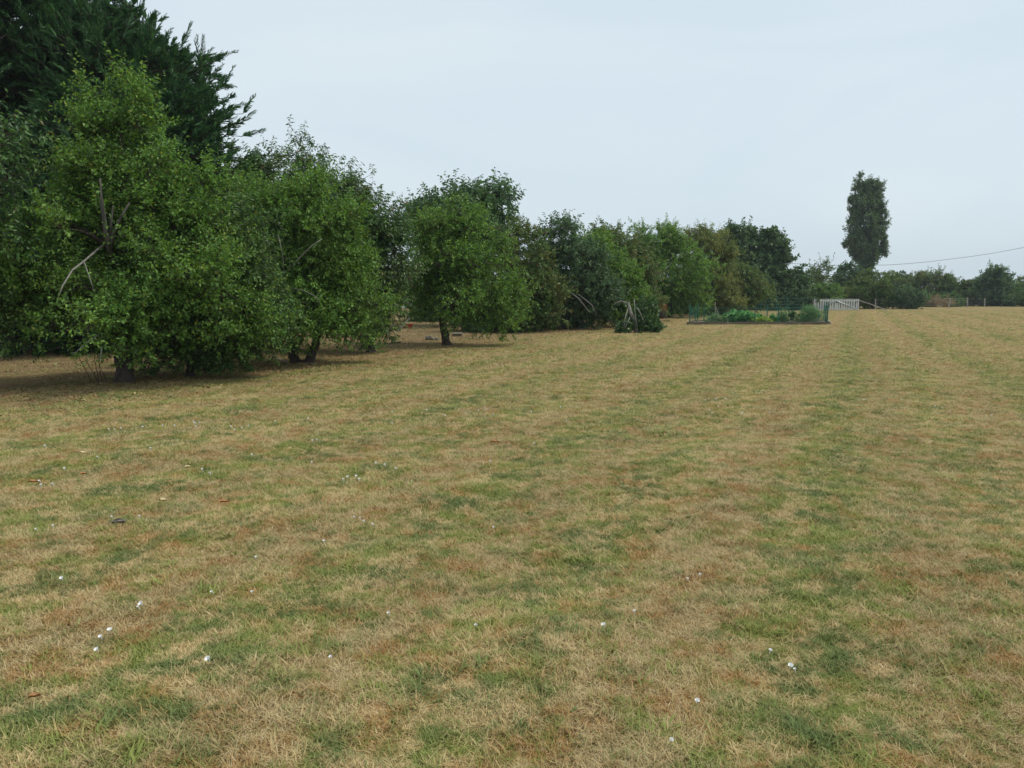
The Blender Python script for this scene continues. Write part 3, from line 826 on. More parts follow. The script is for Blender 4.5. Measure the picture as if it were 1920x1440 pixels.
tree('fruit_tree', 'russet brown fruit tree behind the ivy-grown stump', 'fruit tree', (1160, 0),
     [(1145,465,50,36), (1170,510,60,52), (1128,437,16,14), (1190,560,50,40)], 'brown_leaf', D=46, trunk_r=0.15, fork=1.2, seed=23, n1=8, n2=130, n3=2600, nl=12, lsize=0.18, aspect=0.3, shoot=0.45,
     sigma=0.28, spires=14, spire_len=0.6)
tree('fruit_tree', 'fresh green open-topped tree just left of the fenced vegetable bed', 'fruit tree', (1255, 0),
     [(1240,452,55,38), (1262,505,72,60), (1285,560,48,32), (1210,545,38,34), (1200,470,25,28)], 'plum_leaf', D=55, trunk_r=0.15, fork=1.3, seed=24, n1=9, n2=170, n3=3000, nl=12, lsize=0.17, aspect=0.3,
     shoot=0.5, sigma=0.28, spires=34, spire_len=0.9)
tree('willow_tree', 'yellowish green willow-like tree behind the left end of the vegetable bed', 'willow', (1330, 0),
     [(1325,468,42,38), (1335,520,52,58), (1350,560,45,32), (1300,540,25,45)], 'willow_leaf', D=60, trunk_r=0.15, fork=1.5, seed=25, n1=8, n2=140, n3=3000, nl=12, lsize=0.21, aspect=0.2, shoot=0.5, sigma=0.28,
     droop=0.5)
tree('fruit_tree', 'olive green tree with drooping branches behind the middle of the vegetable bed', 'fruit tree', (1390, 0),
     [(1390,528,30,32), (1405,555,34,26), (1365,555,32,30)], 'olive_leaf', D=63, trunk_r=0.13, fork=1.1, seed=26, n1=8, n2=110, n3=2400, nl=12, lsize=0.21, aspect=0.26, shoot=0.5, sigma=0.28)
tree('oak_tree', 'big dark round-topped oak behind the vegetable bed', 'oak', (1415, 0),
     [(1385,463,36,34), (1410,458,26,26), (1443,472,34,32), (1462,500,24,35), (1415,515,62,45), (1450,540,45,36), (1395,560,50,25), (1370,500,25,40)], 'oak_leaf', D=82, trunk_r=0.35, fork=2.0, seed=27, n1=10, n2=230, n3=5200, nl=12, lsize=0.34, aspect=0.36, shoot=0.6,
     sigma=0.35, twig_r=0.0)
# ---- shrubs and trees behind the far fence
bush('shrub', 'dark shrub at the foot of the big oak', 'shrub', 80, [(1465,552,35,28), (1500,548,28,32), (1440,570,35,14), (1515,565,22,18)], 'oak_leaf', 31, n3=1100, lsize=0.27, n2=90)
tree('hawthorn_tree', 'thin open twiggy tree with sky showing through, left of the poplar', 'hawthorn', (1535, 0),
     [(1548,512,20,20), (1518,528,18,16), (1540,530,18,20)], 'olive_leaf', D=90, trunk_r=0.1, fork=1.4, seed=32, n1=8, n2=45, n3=260, nl=8, lsize=0.25, aspect=0.3, shoot=0.8, sigma=0.25, twig_r=0.02)
bush('shrub', 'fresh green shrub behind the left half of the white gate', 'shrub', 85, [(1545,553,30,18), (1530,562,22,16)], 'bright_leaf', 33, n3=700, lsize=0.25, n2=60)
bush('shrub', 'dark green shrub at the left foot of the poplar', 'shrub', 95, [(1592,520,26,20), (1610,545,40,25)], 'oak_leaf', 34, n3=1000, lsize=0.27, n2=80)
bush('shrub', 'wide olive and brown hedge shrub at the right foot of the poplar', 'shrub', 91, [(1640,540,45,32), (1668,545,26,28), (1600,560,40,18), (1640,562,45,14)], 'olive_leaf', 35, n3=1500, lsize=0.24, n2=110)
tree('poplar_tree', 'tall upright poplar standing alone against the sky', 'poplar', (1626, 0),
     [(1609,385,17,56), (1643,382,16,54), (1626,425,33,70), (1627,375,14,36), (1600,440,13,38), (1650,430,11,40), (1624,475,30,36), (1594,464,12,22), (1652,470,12,24), (1627,500,16,14)],
     'poplar_leaf', D=125, trunk_r=0.5, fork=2.5, seed=36, n1=30, n2=480, n3=4600, nl=11, lsize=0.29, aspect=0.36, shoot=0.8, sigma=0.17, up=1.9, out=0.2, twig_r=0.02, spires=0, spire_len=1.0, leader=0.9, stray=0.0)
bush('shrub', 'smooth rounded grey-green shrub behind the field fence', 'shrub', 89, [(1697,560,20,17), (1712,565,14,12)], 'bluish_leaf', 37, n3=800, lsize=0.2, n2=60)
bush('tree', 'small bluish tree showing above the rounded grey-green shrub', 'tree', 135, [(1688,528,17,15), (1680,545,22,20)], 'bluish_leaf', 38, n3=520, lsize=0.36, n2=50)
tree('acacia_tree', 'flat-topped open tree behind the far fence, midway between poplar and picture edge', 'acacia', (1742, 0),
     [(1745,522,32,7), (1740,542,28,18), (1720,530,14,10), (1768,532,12,8)], 'olive_leaf', D=118, trunk_r=0.2, fork=1.5, seed=39, n1=9, n2=90, n3=900, nl=11, lsize=0.30, aspect=0.3, shoot=0.8, sigma=0.3, twig_r=0.02)
bush('shrub', 'low green hedge shrub right of the flat-topped tree', 'shrub', 116, [(1790,548,22,18), (1775,558,20,14)], 'plum_shade_leaf', 40, n3=650, lsize=0.3, n2=50)
bush('shrub', 'bushy green hedge shrub left of the small dark tree', 'shrub', 114, [(1822,545,25,17), (1840,553,25,16), (1808,560,24,12)], 'olive_leaf', 41, n3=900, lsize=0.3, n2=60)
tree('tree', 'small dark pointed-crown tree standing above the hedge near the right edge', 'tree', (1864, 0),
     [(1864,518,18,20), (1862,542,22,24), (1845,535,10,10), (1882,525,8,14)], 'bluish_leaf', D=110, trunk_r=0.15, fork=1.5, seed=42, n1=8, n2=90, n3=900, nl=11, lsize=0.30, aspect=0.32, shoot=0.7, sigma=0.3, spires=10, spire_len=0.8)
bush('shrub', 'green shrub under the small dark tree near the right edge', 'shrub', 112, [(1885,552,25,16), (1905,545,20,20), (1860,563,26,9)], 'bright_leaf', 43, n3=800, lsize=0.3, n2=60)
bush('shrub', 'purplish dark bramble shrub low at the right edge of the picture', 'shrub', 108, [(1905,562,25,11), (1950,560,30,16)], 'cherry_leaf', 44, n3=700, lsize=0.25, n2=50)
bush('shrub', 'tall shrub cut by the right edge of the picture', 'shrub', 120, [(1935,540,28,22), (1975,540,30,26)], 'olive_leaf', 45, n3=700, lsize=0.32, n2=50)
bush('dry_scrub', 'dry tan scrub behind the middle of the field fence', 'scrub', 104, [(1752,568,28,7), (1735,570,14,6)], 'straw_leaf', 46, n3=500, lsize=0.22, n2=40, aspect=0.12)
bush('dry_scrub', 'low brownish weeds along the right end of the field fence', 'scrub', 118, [(1850,571,50,3.5), (1900,570,40,3)], 'straw_leaf', 47, n3=500, lsize=0.22, n2=40, aspect=0.12)
bush('shrub', 'green undergrowth between the rounded shrub and the dry tan scrub', 'shrub', 106, [(1725,560,18,12), (1790,568,20,8), (1660,568,22,8)], 'plum_shade_leaf', 48, n3=600, lsize=0.28, n2=50)
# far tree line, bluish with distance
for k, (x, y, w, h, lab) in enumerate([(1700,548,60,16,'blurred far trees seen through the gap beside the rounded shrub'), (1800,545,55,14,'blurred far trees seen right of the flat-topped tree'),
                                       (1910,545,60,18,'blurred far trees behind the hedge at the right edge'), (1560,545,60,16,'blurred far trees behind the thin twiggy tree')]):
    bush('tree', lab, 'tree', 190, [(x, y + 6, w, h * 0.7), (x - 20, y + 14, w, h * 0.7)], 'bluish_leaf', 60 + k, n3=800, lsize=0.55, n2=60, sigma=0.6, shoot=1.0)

# ---- hedge and undergrowth behind the orchard, closing the view under the crowns
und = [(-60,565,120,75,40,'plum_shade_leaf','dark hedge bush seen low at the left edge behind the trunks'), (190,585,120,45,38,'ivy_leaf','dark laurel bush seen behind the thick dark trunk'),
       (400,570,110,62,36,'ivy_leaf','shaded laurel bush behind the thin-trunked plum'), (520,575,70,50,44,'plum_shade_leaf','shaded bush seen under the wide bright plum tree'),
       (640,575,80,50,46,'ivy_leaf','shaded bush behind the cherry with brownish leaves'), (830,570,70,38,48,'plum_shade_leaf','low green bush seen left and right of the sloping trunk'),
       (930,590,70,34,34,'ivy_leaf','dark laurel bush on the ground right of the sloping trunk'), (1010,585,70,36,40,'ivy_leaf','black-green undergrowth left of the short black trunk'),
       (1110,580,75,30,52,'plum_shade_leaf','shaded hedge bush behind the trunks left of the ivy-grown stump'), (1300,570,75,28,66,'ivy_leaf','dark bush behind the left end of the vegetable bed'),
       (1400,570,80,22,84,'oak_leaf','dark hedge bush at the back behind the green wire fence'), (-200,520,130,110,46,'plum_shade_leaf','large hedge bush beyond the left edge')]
for k, (x, y, w, h, D_, lf, lab) in enumerate(und):
    s = D_ / 40.0
    bush('laurel_bush', lab, 'bush', D_, [(x, y, w, h, 0, 1.6 * s), (x + w * 0.4, y + h * 0.35, w * 0.6, h * 0.6, 0, 1.4 * s), (x - w * 0.4, y + h * 0.3, w * 0.6, h * 0.65, 0, 1.4 * s)],
         lf, 80 + k, n3=1300, lsize=0.17 * s ** 0.5, n2=110)

# ------------------------------------------------------------------ ivy-grown stump and red-leaved stub
def stump():
    g = ground(1190, 624); Y = g[1]
    root = thing('tree_stump', 'broken dead stump with leaning grey sticks, overgrown with ivy', 'tree stump', (g[0], g[1], 0))
    org = np.array([g[0], g[1], 0.0])
    def P(x, y, dy=0): return at(x, y, Y + dy) - org
    mb = MB(); mb.tube([P(1193,625), P(1190,600), P(1182,585), P(1178,567)], [0.11, 0.085, 0.07, 0.05], 9)
    mb.tube([P(1181,570), P(1165,564), P(1153,568), P(1149,576)], [0.03, 0.024, 0.016, 0.01], 6)
    mb.build('trunk', M['dead_wood'], root, smooth=True)
    for a in [[(1189,560,-0.2),(1191,590,-0.3),(1196,624,-0.4)], [(1195,577,-0.3),(1202,590,-0.4),(1207,603,-0.5)],
              [(1177,580,-0.3),(1171,600,-0.5),(1170,622,-0.6)], [(1181,595,-0.4),(1175,608,-0.6),(1172,615,-0.7)], [(1160,610,-0.4),(1170,603,-0.5),(1185,606,-0.5)]]:
        mb = MB(); mb.tube([P(*q) for q in a], [0.020, 0.017, 0.012], 6); mb.build('stick', M['dead_wood'], root, smooth=True)
    rs = np.random.RandomState(5)
    for (lobes, n, nm) in (([(1170,613,13,13,-0.3), (1168,618,12,8,-0.4)], 900, 'ivy'), ([(1215,580,20,26,0.4), (1218,605,22,18,0), (1200,608,22,15,0.2), (1232,612,14,8,-0.2), (1190,598,18,14,0.3)], 4200, 'ivy')):
        Q, d = sample_lobes(lobes, Y, n, rs, 0.3, 0.6)
        Q[:, 2] = np.maximum(Q[:, 2], 0.04)
        V, Fc = leaves(Q, norm(d + rs.randn(n, 3) * 0.8), 0.10 * (0.6 + 0.8 * rs.rand(n)), 0.42, rs, droop=0.4)
        mesh_np(nm, V - org, Fc, M['ivy_leaf'], root)
stump()

def red_stub():
    g = ground(1242, 598); Y = g[1]
    root = thing('tree_stump', 'short grey tree stub topped by orange-red withered leaves, beside the ivy-grown stump', 'tree stump', (g[0], g[1], 0))
    org = np.array([g[0], g[1], 0.0])
    mb = MB()
    mb.tube([at(1240,598,Y) - org, at(1240,585,Y) - org, at(1241,572,Y) - org], [0.22, 0.17, 0.13], 9)
    mb.tube([at(1246,598,Y) - org, at(1246,585,Y) - org, at(1243,570,Y) - org], [0.14, 0.12, 0.10], 9)
    mb.build('trunk', M['bark_dark'], root, smooth=True)
    rs = np.random.RandomState(6)
    for lobes, n, nm, m in (([(1242,576,6,7,-0.3), (1240,570,4,4,-0.3)], 420, 'withered_leaves', 'red_leaf'), ([(1232,564,16,8,0.2), (1246,560,8,5,0)], 500, 'branch_leaves', 'willow_leaf')):
        Q, d = sample_lobes(lobes, Y, n, rs, 0.2, 0.7)
        V, Fc = leaves(Q, norm(d + rs.randn(n, 3)), 0.13 * (0.6 + 0.8 * rs.rand(n)), 0.36, rs)
        mesh_np(nm, V - org, Fc, M[m], root)
red_stub()

# ------------------------------------------------------------------ vegetable bed with its wire fence
g0 = ground(1289, 609); g1 = ground(1546, 608)
BED_Y = g0[1]; BX0, BX1 = g0[0], g1[0]; BDEP = 4.2
SHEAR = 0.35
def veg_bed():
    root = thing('raised_bed', 'long low vegetable bed edged with weathered boards, pale board at its right end', 'vegetable bed', ((BX0 + BX1) / 2, BED_Y, 0))
    w = (BX1 - BX0) / 2
    mb = MB()
    for k in range(3):
        x0 = -w + k * 2 * w / 3
        mb.box(x0 + 0.006, x0 + 2 * w / 3 - 0.006, 0, 0.05, 0.0, 0.15 + 0.01 * (k % 2))
    mb.build('front_board', M['dark_wood'], root, bevel=0.006)
    mb = MB(); mb.box(-w, w, BDEP - 0.05, BDEP, 0, 0.14); mb.build('back_board', M['dark_wood'], root, bevel=0.006)
    mb = MB(); mb.box(w + 0.002, w + 0.05, 0.0, BDEP, 0, 0.17); mb.build('end_board', M['pale_wood'], root, bevel=0.006)
    mb = MB(); mb.box(-w - 0.05, -w - 0.002, 0.0, BDEP, 0, 0.14); mb.build('end_board', M['dark_wood'], root, bevel=0.006)
    mb = MB(); mb.box(-w + 0.003, w - 0.003, 0.053, BDEP - 0.053, 0.0, 0.10); mb.build('soil', M['soil'], root)
    for c in root.children:
        for v in c.data.vertices: v.co.x += SHEAR * v.co.y
veg_bed()

def wire_fence(name, label, corners, h, posts, mat='green_paint', mesh=0.15, wr=0.0035, pr=0.022, braces=()):
    root = thing(name, label, 'fence', (corners[0][0], corners[0][1], 0))
    o = np.array([corners[0][0], corners[0][1], 0.0])
    mb = MB()
    for (a, b) in zip(corners[:-1], corners[1:]):
        a = np.array([*a, 0.0]) - o; b = np.array([*b, 0.0]) - o
        L = np.linalg.norm(b - a); n = max(1, int(L / mesh))
        z = 0.08
        while z <= h + 1e-6:
            mb.tube([a + [0, 0, z], b + [0, 0, z]], wr, 3); z += mesh
        for k in range(n + 1):
            p = a + (b - a) * k / n
            mb.tube([p + [0, 0, 0.05], p + [0, 0, h]], wr * 0.8, 3)
    mb.build('wire_mesh', M[mat], root)
    for (x, y, hh) in posts:
        mb = MB(); mb.tube([(x - o[0], y - o[1], -0.05), (x - o[0], y - o[1], hh)], pr, 7)
        mb.build('post', M[mat], root)
    for (a, b) in braces:
        mb = MB(); mb.tube([np.array(a) - o, np.array(b) - o], pr * 0.8, 6); mb.build('brace', M[mat], root)
    return root

FY0, FY1 = BED_Y + 0.10, BED_Y + BDEP - 0.10
fx0, fx1 = BX0 + 0.12, BX1 - 0.12
DS = SHEAR * (FY1 - FY0)
posts = [(fx0, FY0, 1.15), (fx0 + DS, FY1, 1.15), (fx1, FY0, 1.2), (fx1 + DS / 2, (FY0 + FY1) / 2, 1.2), (fx1 + DS, FY1, 1.2)]
for px in (1415, 1459): 
    x = at(px, 600, FY0)[0]; posts.append((x, FY0, 0.95 if px == 1459 else 0.75))
for px in (1320, 1438, 1478): 
    x = at(px, 600, FY1)[0]; posts.append((x, FY1, 1.0))
wire_fence('garden_fence', 'thin green wire fence round the vegetable bed', [(fx0, FY0), (fx1, FY0), (fx1 + DS, FY1), (fx0 + DS, FY1), (fx0, FY0)], 1.0, posts, mesh=0.16, wr=0.0038, pr=0.028,
           braces=[((fx0, FY0, 1.0), (fx0 + 0.45, FY0, 0.05)), ((fx1, FY0, 1.0), (fx1 - 0.7, FY0, 0.1)), ((fx1, FY0, 1.05), (fx1 + 0.35, FY0 + 1.0, 0.1))])
# second, farther green mesh fence
B = 78.0
xa, xb = at(1300, 580, 66)[0], at(1516, 580, B)[0]
pp = []
for px in (1335, 1395, 1430, 1471, 1500):
    t = (at(px, 580, 72)[0] - xa) / (xb - xa); t = max(0, min(1, t))
    pp.append((xa + (xb - xa) * t, 66 + (B - 66) * t, 1.5))
wire_fence('boundary_fence', 'taller dark green wire fence across the grass behind the vegetable bed', [(xa, 66), (xb, B)], 1.4, pp, mesh=0.30, wr=0.010, pr=0.03)

def plant(name, label, cat, px, D_, lobes, leaf, seed, n, ls, asp, droop=0.3, stems=6, stem_h=0.5, stem_mat='stem', up=0.6, rough_dir=0.7):
    rs = np.random.RandomState(seed)
    base = at(px, 600, D_); base[2] = 0.10
    root = thing(name, label, cat, tuple(base))
    W = [lobe_world(l, D_) for l in lobes]
    for k in range(stems):
        mb = MB()
        c, r = W[rs.randint(len(W))]
        q = c + rs.randn(3) * r * 0.45 - base
        b0 = np.array([q[0] * 0.75 + rs.randn() * 0.03, q[1] * 0.75, -0.02])
        q[2] = max(q[2], 0.15)
        mb.tube([b0, (b0 + q) / 2 + rs.randn(3) * 0.03, q], [0.012, 0.009, 0.004], 5)
        mb.build('stem', M[stem_mat], root)
    Q, d = sample_lobes(lobes, D_, n, rs, 0.15, 0.6)
    Q[:, 2] = np.maximum(Q[:, 2], 0.12)
    V, Fc = leaves(Q, norm(d * 0.4 + np.array([0, 0, up]) + rs.randn(n, 3) * rough_dir), ls * (0.6 + 0.8 * rs.rand(n)), asp, rs, droop=droop)
    mesh_np('foliage', V - base, Fc, M[leaf], root)

Yv = BED_Y + 1.1
plant('squash_plant', 'broad-leaved dark green squash spreading over the left half of the vegetable bed', 'plant', 1390, Yv, [(1378,595,22,9), (1405,597,20,8), (1395,592,16,6)], 'squash_leaf', 1, 900, 0.22, 0.45)
plant('lettuce_plant', 'yellow-green leafy plants along the front of the vegetable bed', 'plant', 1425, BED_Y + 0.5, [(1418,601,11,5), (1432,600,10,5), (1440,602,8,4)], 'lime_leaf', 2, 420, 0.13, 0.35)
plant('bean_plant', 'low dark green leafy plant in the middle of the vegetable bed', 'plant', 1450, Yv, [(1450,599,9,7), (1455,602,8,5)], 'squash_leaf', 3, 320, 0.14, 0.4)
plant('asparagus_plant', 'bushy feathery green plant beside the middle fence post of the bed', 'plant', 1468, Yv, [(1468,592,10,11), (1470,600,12,6)], 'feathery_leaf', 4, 1500, 0.10, 0.12)
plant('aubergine_plant', 'dark curly plant on a reddish stem in the vegetable bed', 'plant', 1488, BED_Y + 0.7, [(1488,593,7,7), (1484,590,5,4)], 'ivy_leaf', 5, 200, 0.13, 0.4, stem_mat='bark_dark')
plant('asparagus_plant', 'tall feathery green plants filling the right end of the vegetable bed', 'plant', 1520, Yv, [(1515,590,18,15), (1530,592,14,14), (1505,598,16,9), (1518,580,12,8)], 'feathery_leaf', 6, 4200, 0.11, 0.11)
plant('tomato_plant', 'wispy pale green plant near the left end of the vegetable bed', 'plant', 1340, Yv, [(1340,595,12,9), (1332,600,12,6), (1350,600,10,6)], 'feathery_leaf', 7, 700, 0.11, 0.2)
plant('sage_plant', 'small greyish leafy plant left of the dark squash', 'plant', 1358, BED_Y + 0.4, [(1358,602,7,4)], 'bluish_leaf', 8, 160, 0.11, 0.36)

def stake(px0, py0, px1, py1, D_, label, r=0.018, mat='pale_wood', name='garden_stake'):
    a, b = at(px0, py0, D_), at(px1, py1, D_)
    a[2] = 0.08
    root = thing(name, label, 'stake', tuple(a))
    mb = MB(); mb.tube([(0, 0, 0), tuple((b - a) / 2 + [0.004, 0, 0]), tuple(b - a)], [r, r * 0.95, r * 0.85], 6); mb.build('pole', M[mat], root)
    mb = MB(); mb.tube([tuple((b - a) * 0.8), tuple((b - a) * 0.83)], r * 1.4, 6); mb.build('tie', M['black'], root)
stake(1341, 605, 1341, 566, Yv, 'upright pale stake among the wispy plants of the bed')
stake(1352, 605, 1343, 577, Yv, 'leaning pale stake beside the upright one in the bed')

# ------------------------------------------------------------------ white picket gate
def gate():
    gl = ground(1527, 583.5); gr = ground(1608, 582.0)
    Y = (gl[1] + gr[1]) / 2
    xl, xr = at(1527, 580, Y)[0], at(1608, 580, Y)[0]
    W = xr - xl; H = 1.14
    root = thing('picket_gate', 'white double picket gate with diagonal braces and a black latch', 'gate', ((xl + xr) / 2, Y, 0))
    w = W / 2
    for s in (-1, 1):
        a, b = (-w + 0.05, -0.012) if s < 0 else (0.012, w - 0.05)
        mb = MB(); n = 9; pw = 0.15; gap = ((b - a) - n * pw) / (n - 1)
        for k in range(n):
            x = a + k * (pw + gap)
            mb.box(x, x + pw, 0, 0.022, 0.05, H - 0.03 + 0.012 * ((k * 7) % 3 - 1))
        leaf = mb.build('gate_leaf', M['white_paint'], root, bevel=0.004)
        mb = MB()
        mb.box(a, b, -0.036, -0.002, H - 0.20, H - 0.09); mb.box(a, b, -0.036, -0.002, 0.14, 0.24)
        mb.build('rail', M['white_paint'], leaf, bevel=0.004)
        mb = MB()
        x0, x1 = (a + 0.03, b - 0.04) if s < 0 else (b - 0.03, a + 0.04)
        mb.tube([(x0, -0.06, 0.16), (x1, -0.06, H - 0.15)], 0.042, 4)
        mb.build('brace', M['metal_grey'], leaf)
        for z in (0.25, H - 0.25):
            mb = MB(); mb.box(-w + 0.045 if s < 0 else w - 0.30, -w + 0.30 if s < 0 else w - 0.045, -0.046, -0.038, z - 0.02, z + 0.02)
            mb.build('hinge', M['black'], leaf)
    mb = MB(); mb.box(-0.05, 0.06, -0.085, -0.04, H - 0.34, H - 0.20); mb.tube([(0.0, -0.09, H - 0.28), (0.0, -0.13, H - 0.28), (0.07, -0.13, H - 0.28)], 0.014, 6)
    mb.build('latch', M['black'], root)
    for x in (-w - 0.05, w + 0.05):
        mb = MB(); mb.box(x - 0.05, x + 0.05, -0.04, 0.06, -0.1, H + 0.04); mb.build('gate_post', M['white_paint'], root, bevel=0.01)
    mb = MB(); mb.box(-w, w, 0.0, 0.05, H - 0.005, H + 0.05) ; mb.build('top_rail', M['white_paint'], root, bevel=0.006)
    # leaning pole from the gate to the ground
    a = at(1609, 562.5, Y + 0.3); b = at(1663, 580, Y + 0.6); b[2] = 0.03
    r2 = thing('leaning_pole', 'long grey pole sloping from the white gate down to the ground', 'pole', tuple(b))
    mb = MB(); mb.tube([(0, 0, 0), tuple((a - b) * 0.5 + [0, 0, 0.02]), tuple(a - b)], [0.05, 0.047, 0.04], 7); mb.build('pole', M['grey_wood'], r2)
    # two old posts left of the gate
    for px, h, lab in ((1518.5, 1.25, 'outer of two weathered posts just left of the white gate'), (1522.5, 1.15, 'inner of two weathered posts touching the white gate')):
        q = at(px, 583, Y + 0.4); q[2] = 0
        p = thing('wooden_post', lab, 'post', tuple(q), 'old posts beside the gate')
        mb = MB(); mb.tube([(0, 0, -0.1), (0.01, 0, h * 0.5), (0.0, 0, h)], [0.06, 0.055, 0.05], 7); mb.build('shaft', M['grey_wood'], p)
        mb = MB(); mb.tube([(0, 0, h + 0.002), (0, 0, h + 0.03)], [0.05, 0.03], 7); mb.build('worn_top', M['dead_wood'], p)
gate()

def field_fence():
    P = [(1641,560,580), (1674,562,579), (1711,561,577.5), (1779,559,577), (1814,558,576), (1846,559,575), (1885,559,573.5), (1930,559,573)]
    pts = []
    for (x, yt, yb) in P:
        g = ground(x, yb); h = at(x, yt, g[1])[2]; pts.append((g[0], g[1], max(1.1, min(1.6, h))))
    root = thing('field_fence', 'post and wire fence along the far edge of the meadow right of the gate', 'fence', (pts[0][0], pts[0][1], 0))
    o = np.array([pts[0][0], pts[0][1], 0])
    rs = np.random.RandomState(2)
    for (x, y, h) in pts:
        mb = MB(); l = rs.randn() * 0.05
        mb.tube([(x - o[0], y - o[1], -0.1), (x - o[0] + l * 0.5, y - o[1], h * 0.5), (x - o[0] + l, y - o[1], h)], [0.085, 0.078, 0.07], 7)
        mb.build('post', M['grey_wood'], root)
    mb = MB()
    for z in (0.35, 0.65, 0.95, 1.15):
        for a, b in zip(pts[:-1], pts[1:]):
            a_ = np.array([a[0], a[1], z]) - o; b_ = np.array([b[0], b[1], z]) - o
            mb.tube([a_, (a_ + b_) / 2 - [0, 0, 0.04], b_], 0.006, 3)
    mb.build('wire', M['metal_grey'], root)
field_fence()

def power_line():
    D_ = 138.0
    PX = [(1380,480), (1483,494), (1560,497.5), (1660,497), (1700,494.5), (1740,491), (1780,486), (1820,481), (1860,475), (1920,464), (1990,449)]
    pts = [at(x, y, D_) for x, y in PX]
    root = thing('power_line', 'single dark overhead wire sagging across the sky past the poplar', 'overhead wire', (pts[0][0], D_, 0))
    o = np.array([pts[0][0], D_, 0])
    mb = MB(); mb.tube([p - o for p in pts], 0.036, 5); mb.build('wire', M['slate'], root)
    for p in (pts[0], pts[-1]):
        q = p - o
        mb = MB(); mb.tube([(q[0], 0.12, -0.1), (q[0], 0.12, q[2] + 0.4)], [0.14, 0.10], 9); mb.build('pole', M['grey_wood'], root)
        mb = MB(); mb.tube([(q[0], 0.0, q[2] - 0.06), (q[0], 0.0, q[2] + 0.03)], 0.06, 8); mb.build('insulator', M['stone'], root)
power_line()

# ------------------------------------------------------------------ small things on the grass under the trees
def log_block(name, label, cat, px, py, w, h, d, mat, end_mat, rz=0.0, lid=False, group=None):
    g = ground(px, py)
    root = thing(name, label, cat, (g[0], g[1], 0), group, rz)
    mb = MB(); mb.box(-w/2, w/2, -d/2, d/2, 0, h); mb.build('body', M[mat], root, bevel=0.012)
    mb = MB(); mb.box(w/2 + 0.002, w/2 + 0.03, -d/2 + 0.01, d/2 - 0.01, 0.0, h + 0.015); mb.build('end_face', M[end_mat], root, bevel=0.004)
    if lid:
        mb = MB(); mb.box(-w/2 - 0.01, w/2 + 0.01, -d/2 - 0.01, d/2 + 0.01, h + 0.002, h + 0.03); mb.build('slab', M[end_mat], root, bevel=0.005)
    return root
log_block('timber_block', 'dark low timber block on the grass left of the sloping trunk', 'timber block', 742, 645, 0.29, 0.075, 0.16, 'bark_dark', 'dead_wood', 0.06)
log_block('stone_trough', 'pale slab on a reddish brown block, just right of the sloping trunk', 'block', 857, 631, 0.36, 0.11, 0.22, 'dark_wood', 'stone', 0.05, lid=True)
def log_pile():
    g = ground(808, 638)
    root = thing('log_pile', 'little heap of cut logs with pale sticks between the timber block and the sloping trunk', 'log pile', (g[0], g[1], 0))
    for (a, b, r, m) in [((-0.2, 0, 0.05), (0.05, 0.05, 0.05), 0.05, 'dark_wood'), ((-0.17, 0.1, 0.05), (0.08, 0.13, 0.05), 0.05, 'bark_dark'), ((-0.22, 0.05, 0.12), (0.03, 0.08, 0.12), 0.035, 'dead_wood'),
                         ((0.0, -0.06, 0.17), (0.14, -0.1, 0.02), 0.018, 'pale_wood'), ((0.12, 0.1, 0.05), (0.25, 0.02, 0.04), 0.045, 'dead_wood')]:
        mb = MB(); mb.tube([a, tuple((np.array(a) + b) / 2), b], r, 9); mb.build('log', M[m], root)
log_pile()
def tub():
    g = ground(764, 615)
    root = thing('garden_tub', 'bright red tub on the grass far behind, beside a leaning pale pole', 'tub', (g[0], g[1], 0))
    mb = MB(); n = 20
    prof = [(0.02, 0), (0.20, 0), (0.235, 0.19), (0.225, 0.19), (0.19, 0.02), (0.02, 0.02)]
    vs = []; fs = []
    for (r, z) in prof:
        for k in range(n): vs.append((r * 1.1 * math.cos(2*math.pi*k/n), r * 0.8 * math.sin(2*math.pi*k/n), z))
    for i in range(len(prof) - 1):
        for k in range(n): fs.append((i*n+k, i*n+(k+1) % n, (i+1)*n+(k+1) % n, (i+1)*n+k))
    mb.add(vs, fs); mb.build('bowl', M['red_plastic'], root, smooth=False)
    mb = MB(); mb.tube([(0.27*math.cos(t), 0.195*math.sin(t), 0.19) for t in np.linspace(0, 2*math.pi, 25)], 0.012, 6); mb.build('rim', M['red_plastic'], root)
    a = ground(744, 622); b = at(769, 596, a[1] + 0.5)
    r2 = thing('leaning_pole', 'thin pale pole leaning beside the red tub', 'pole', tuple(a))
    mb = MB(); mb.tube([(0, 0, 0), tuple((b - a) * 0.5 + [0.01, 0, 0.01]), tuple(b - a)], [0.035, 0.032, 0.028], 6); mb.build('pole', M['dead_wood'], r2)
tub()
def house():
    Y = 95.0
    c = at(748, 600, Y)
    root = thing('house', 'grey slate roofed house far behind the trees, glimpsed above the red tub', 'house', (c[0], Y, 0))
    mb = MB(); mb.box(-5, 5, 0, 7, 0, 2.5); mb.build('wall', M['plaster'], root)
    mb = MB(); mb.add([(-5.3,-0.3,2.45),(5.3,-0.3,2.45),(5.3,7.3,2.45),(-5.3,7.3,2.45),(-5.3,3.5,5.0),(5.3,3.5,5.0)], [(0,1,5,4),(2,3,4,5),(0,4,3),(1,2,5),(0,3,2,1)])
    mb.build('roof', M['slate'], root)
    for x in (-3.0, 0.0, 3.0):
        mb = MB(); mb.box(x - 0.5, x + 0.5, -0.04, -0.003, 0.9, 2.0); f = mb.build('window', M['white_paint'], root)
        mb = MB(); mb.box(x - 0.42, x + 0.42, -0.06, -0.043, 0.98, 1.92); mb.build('pane', M['black'], f)
house()
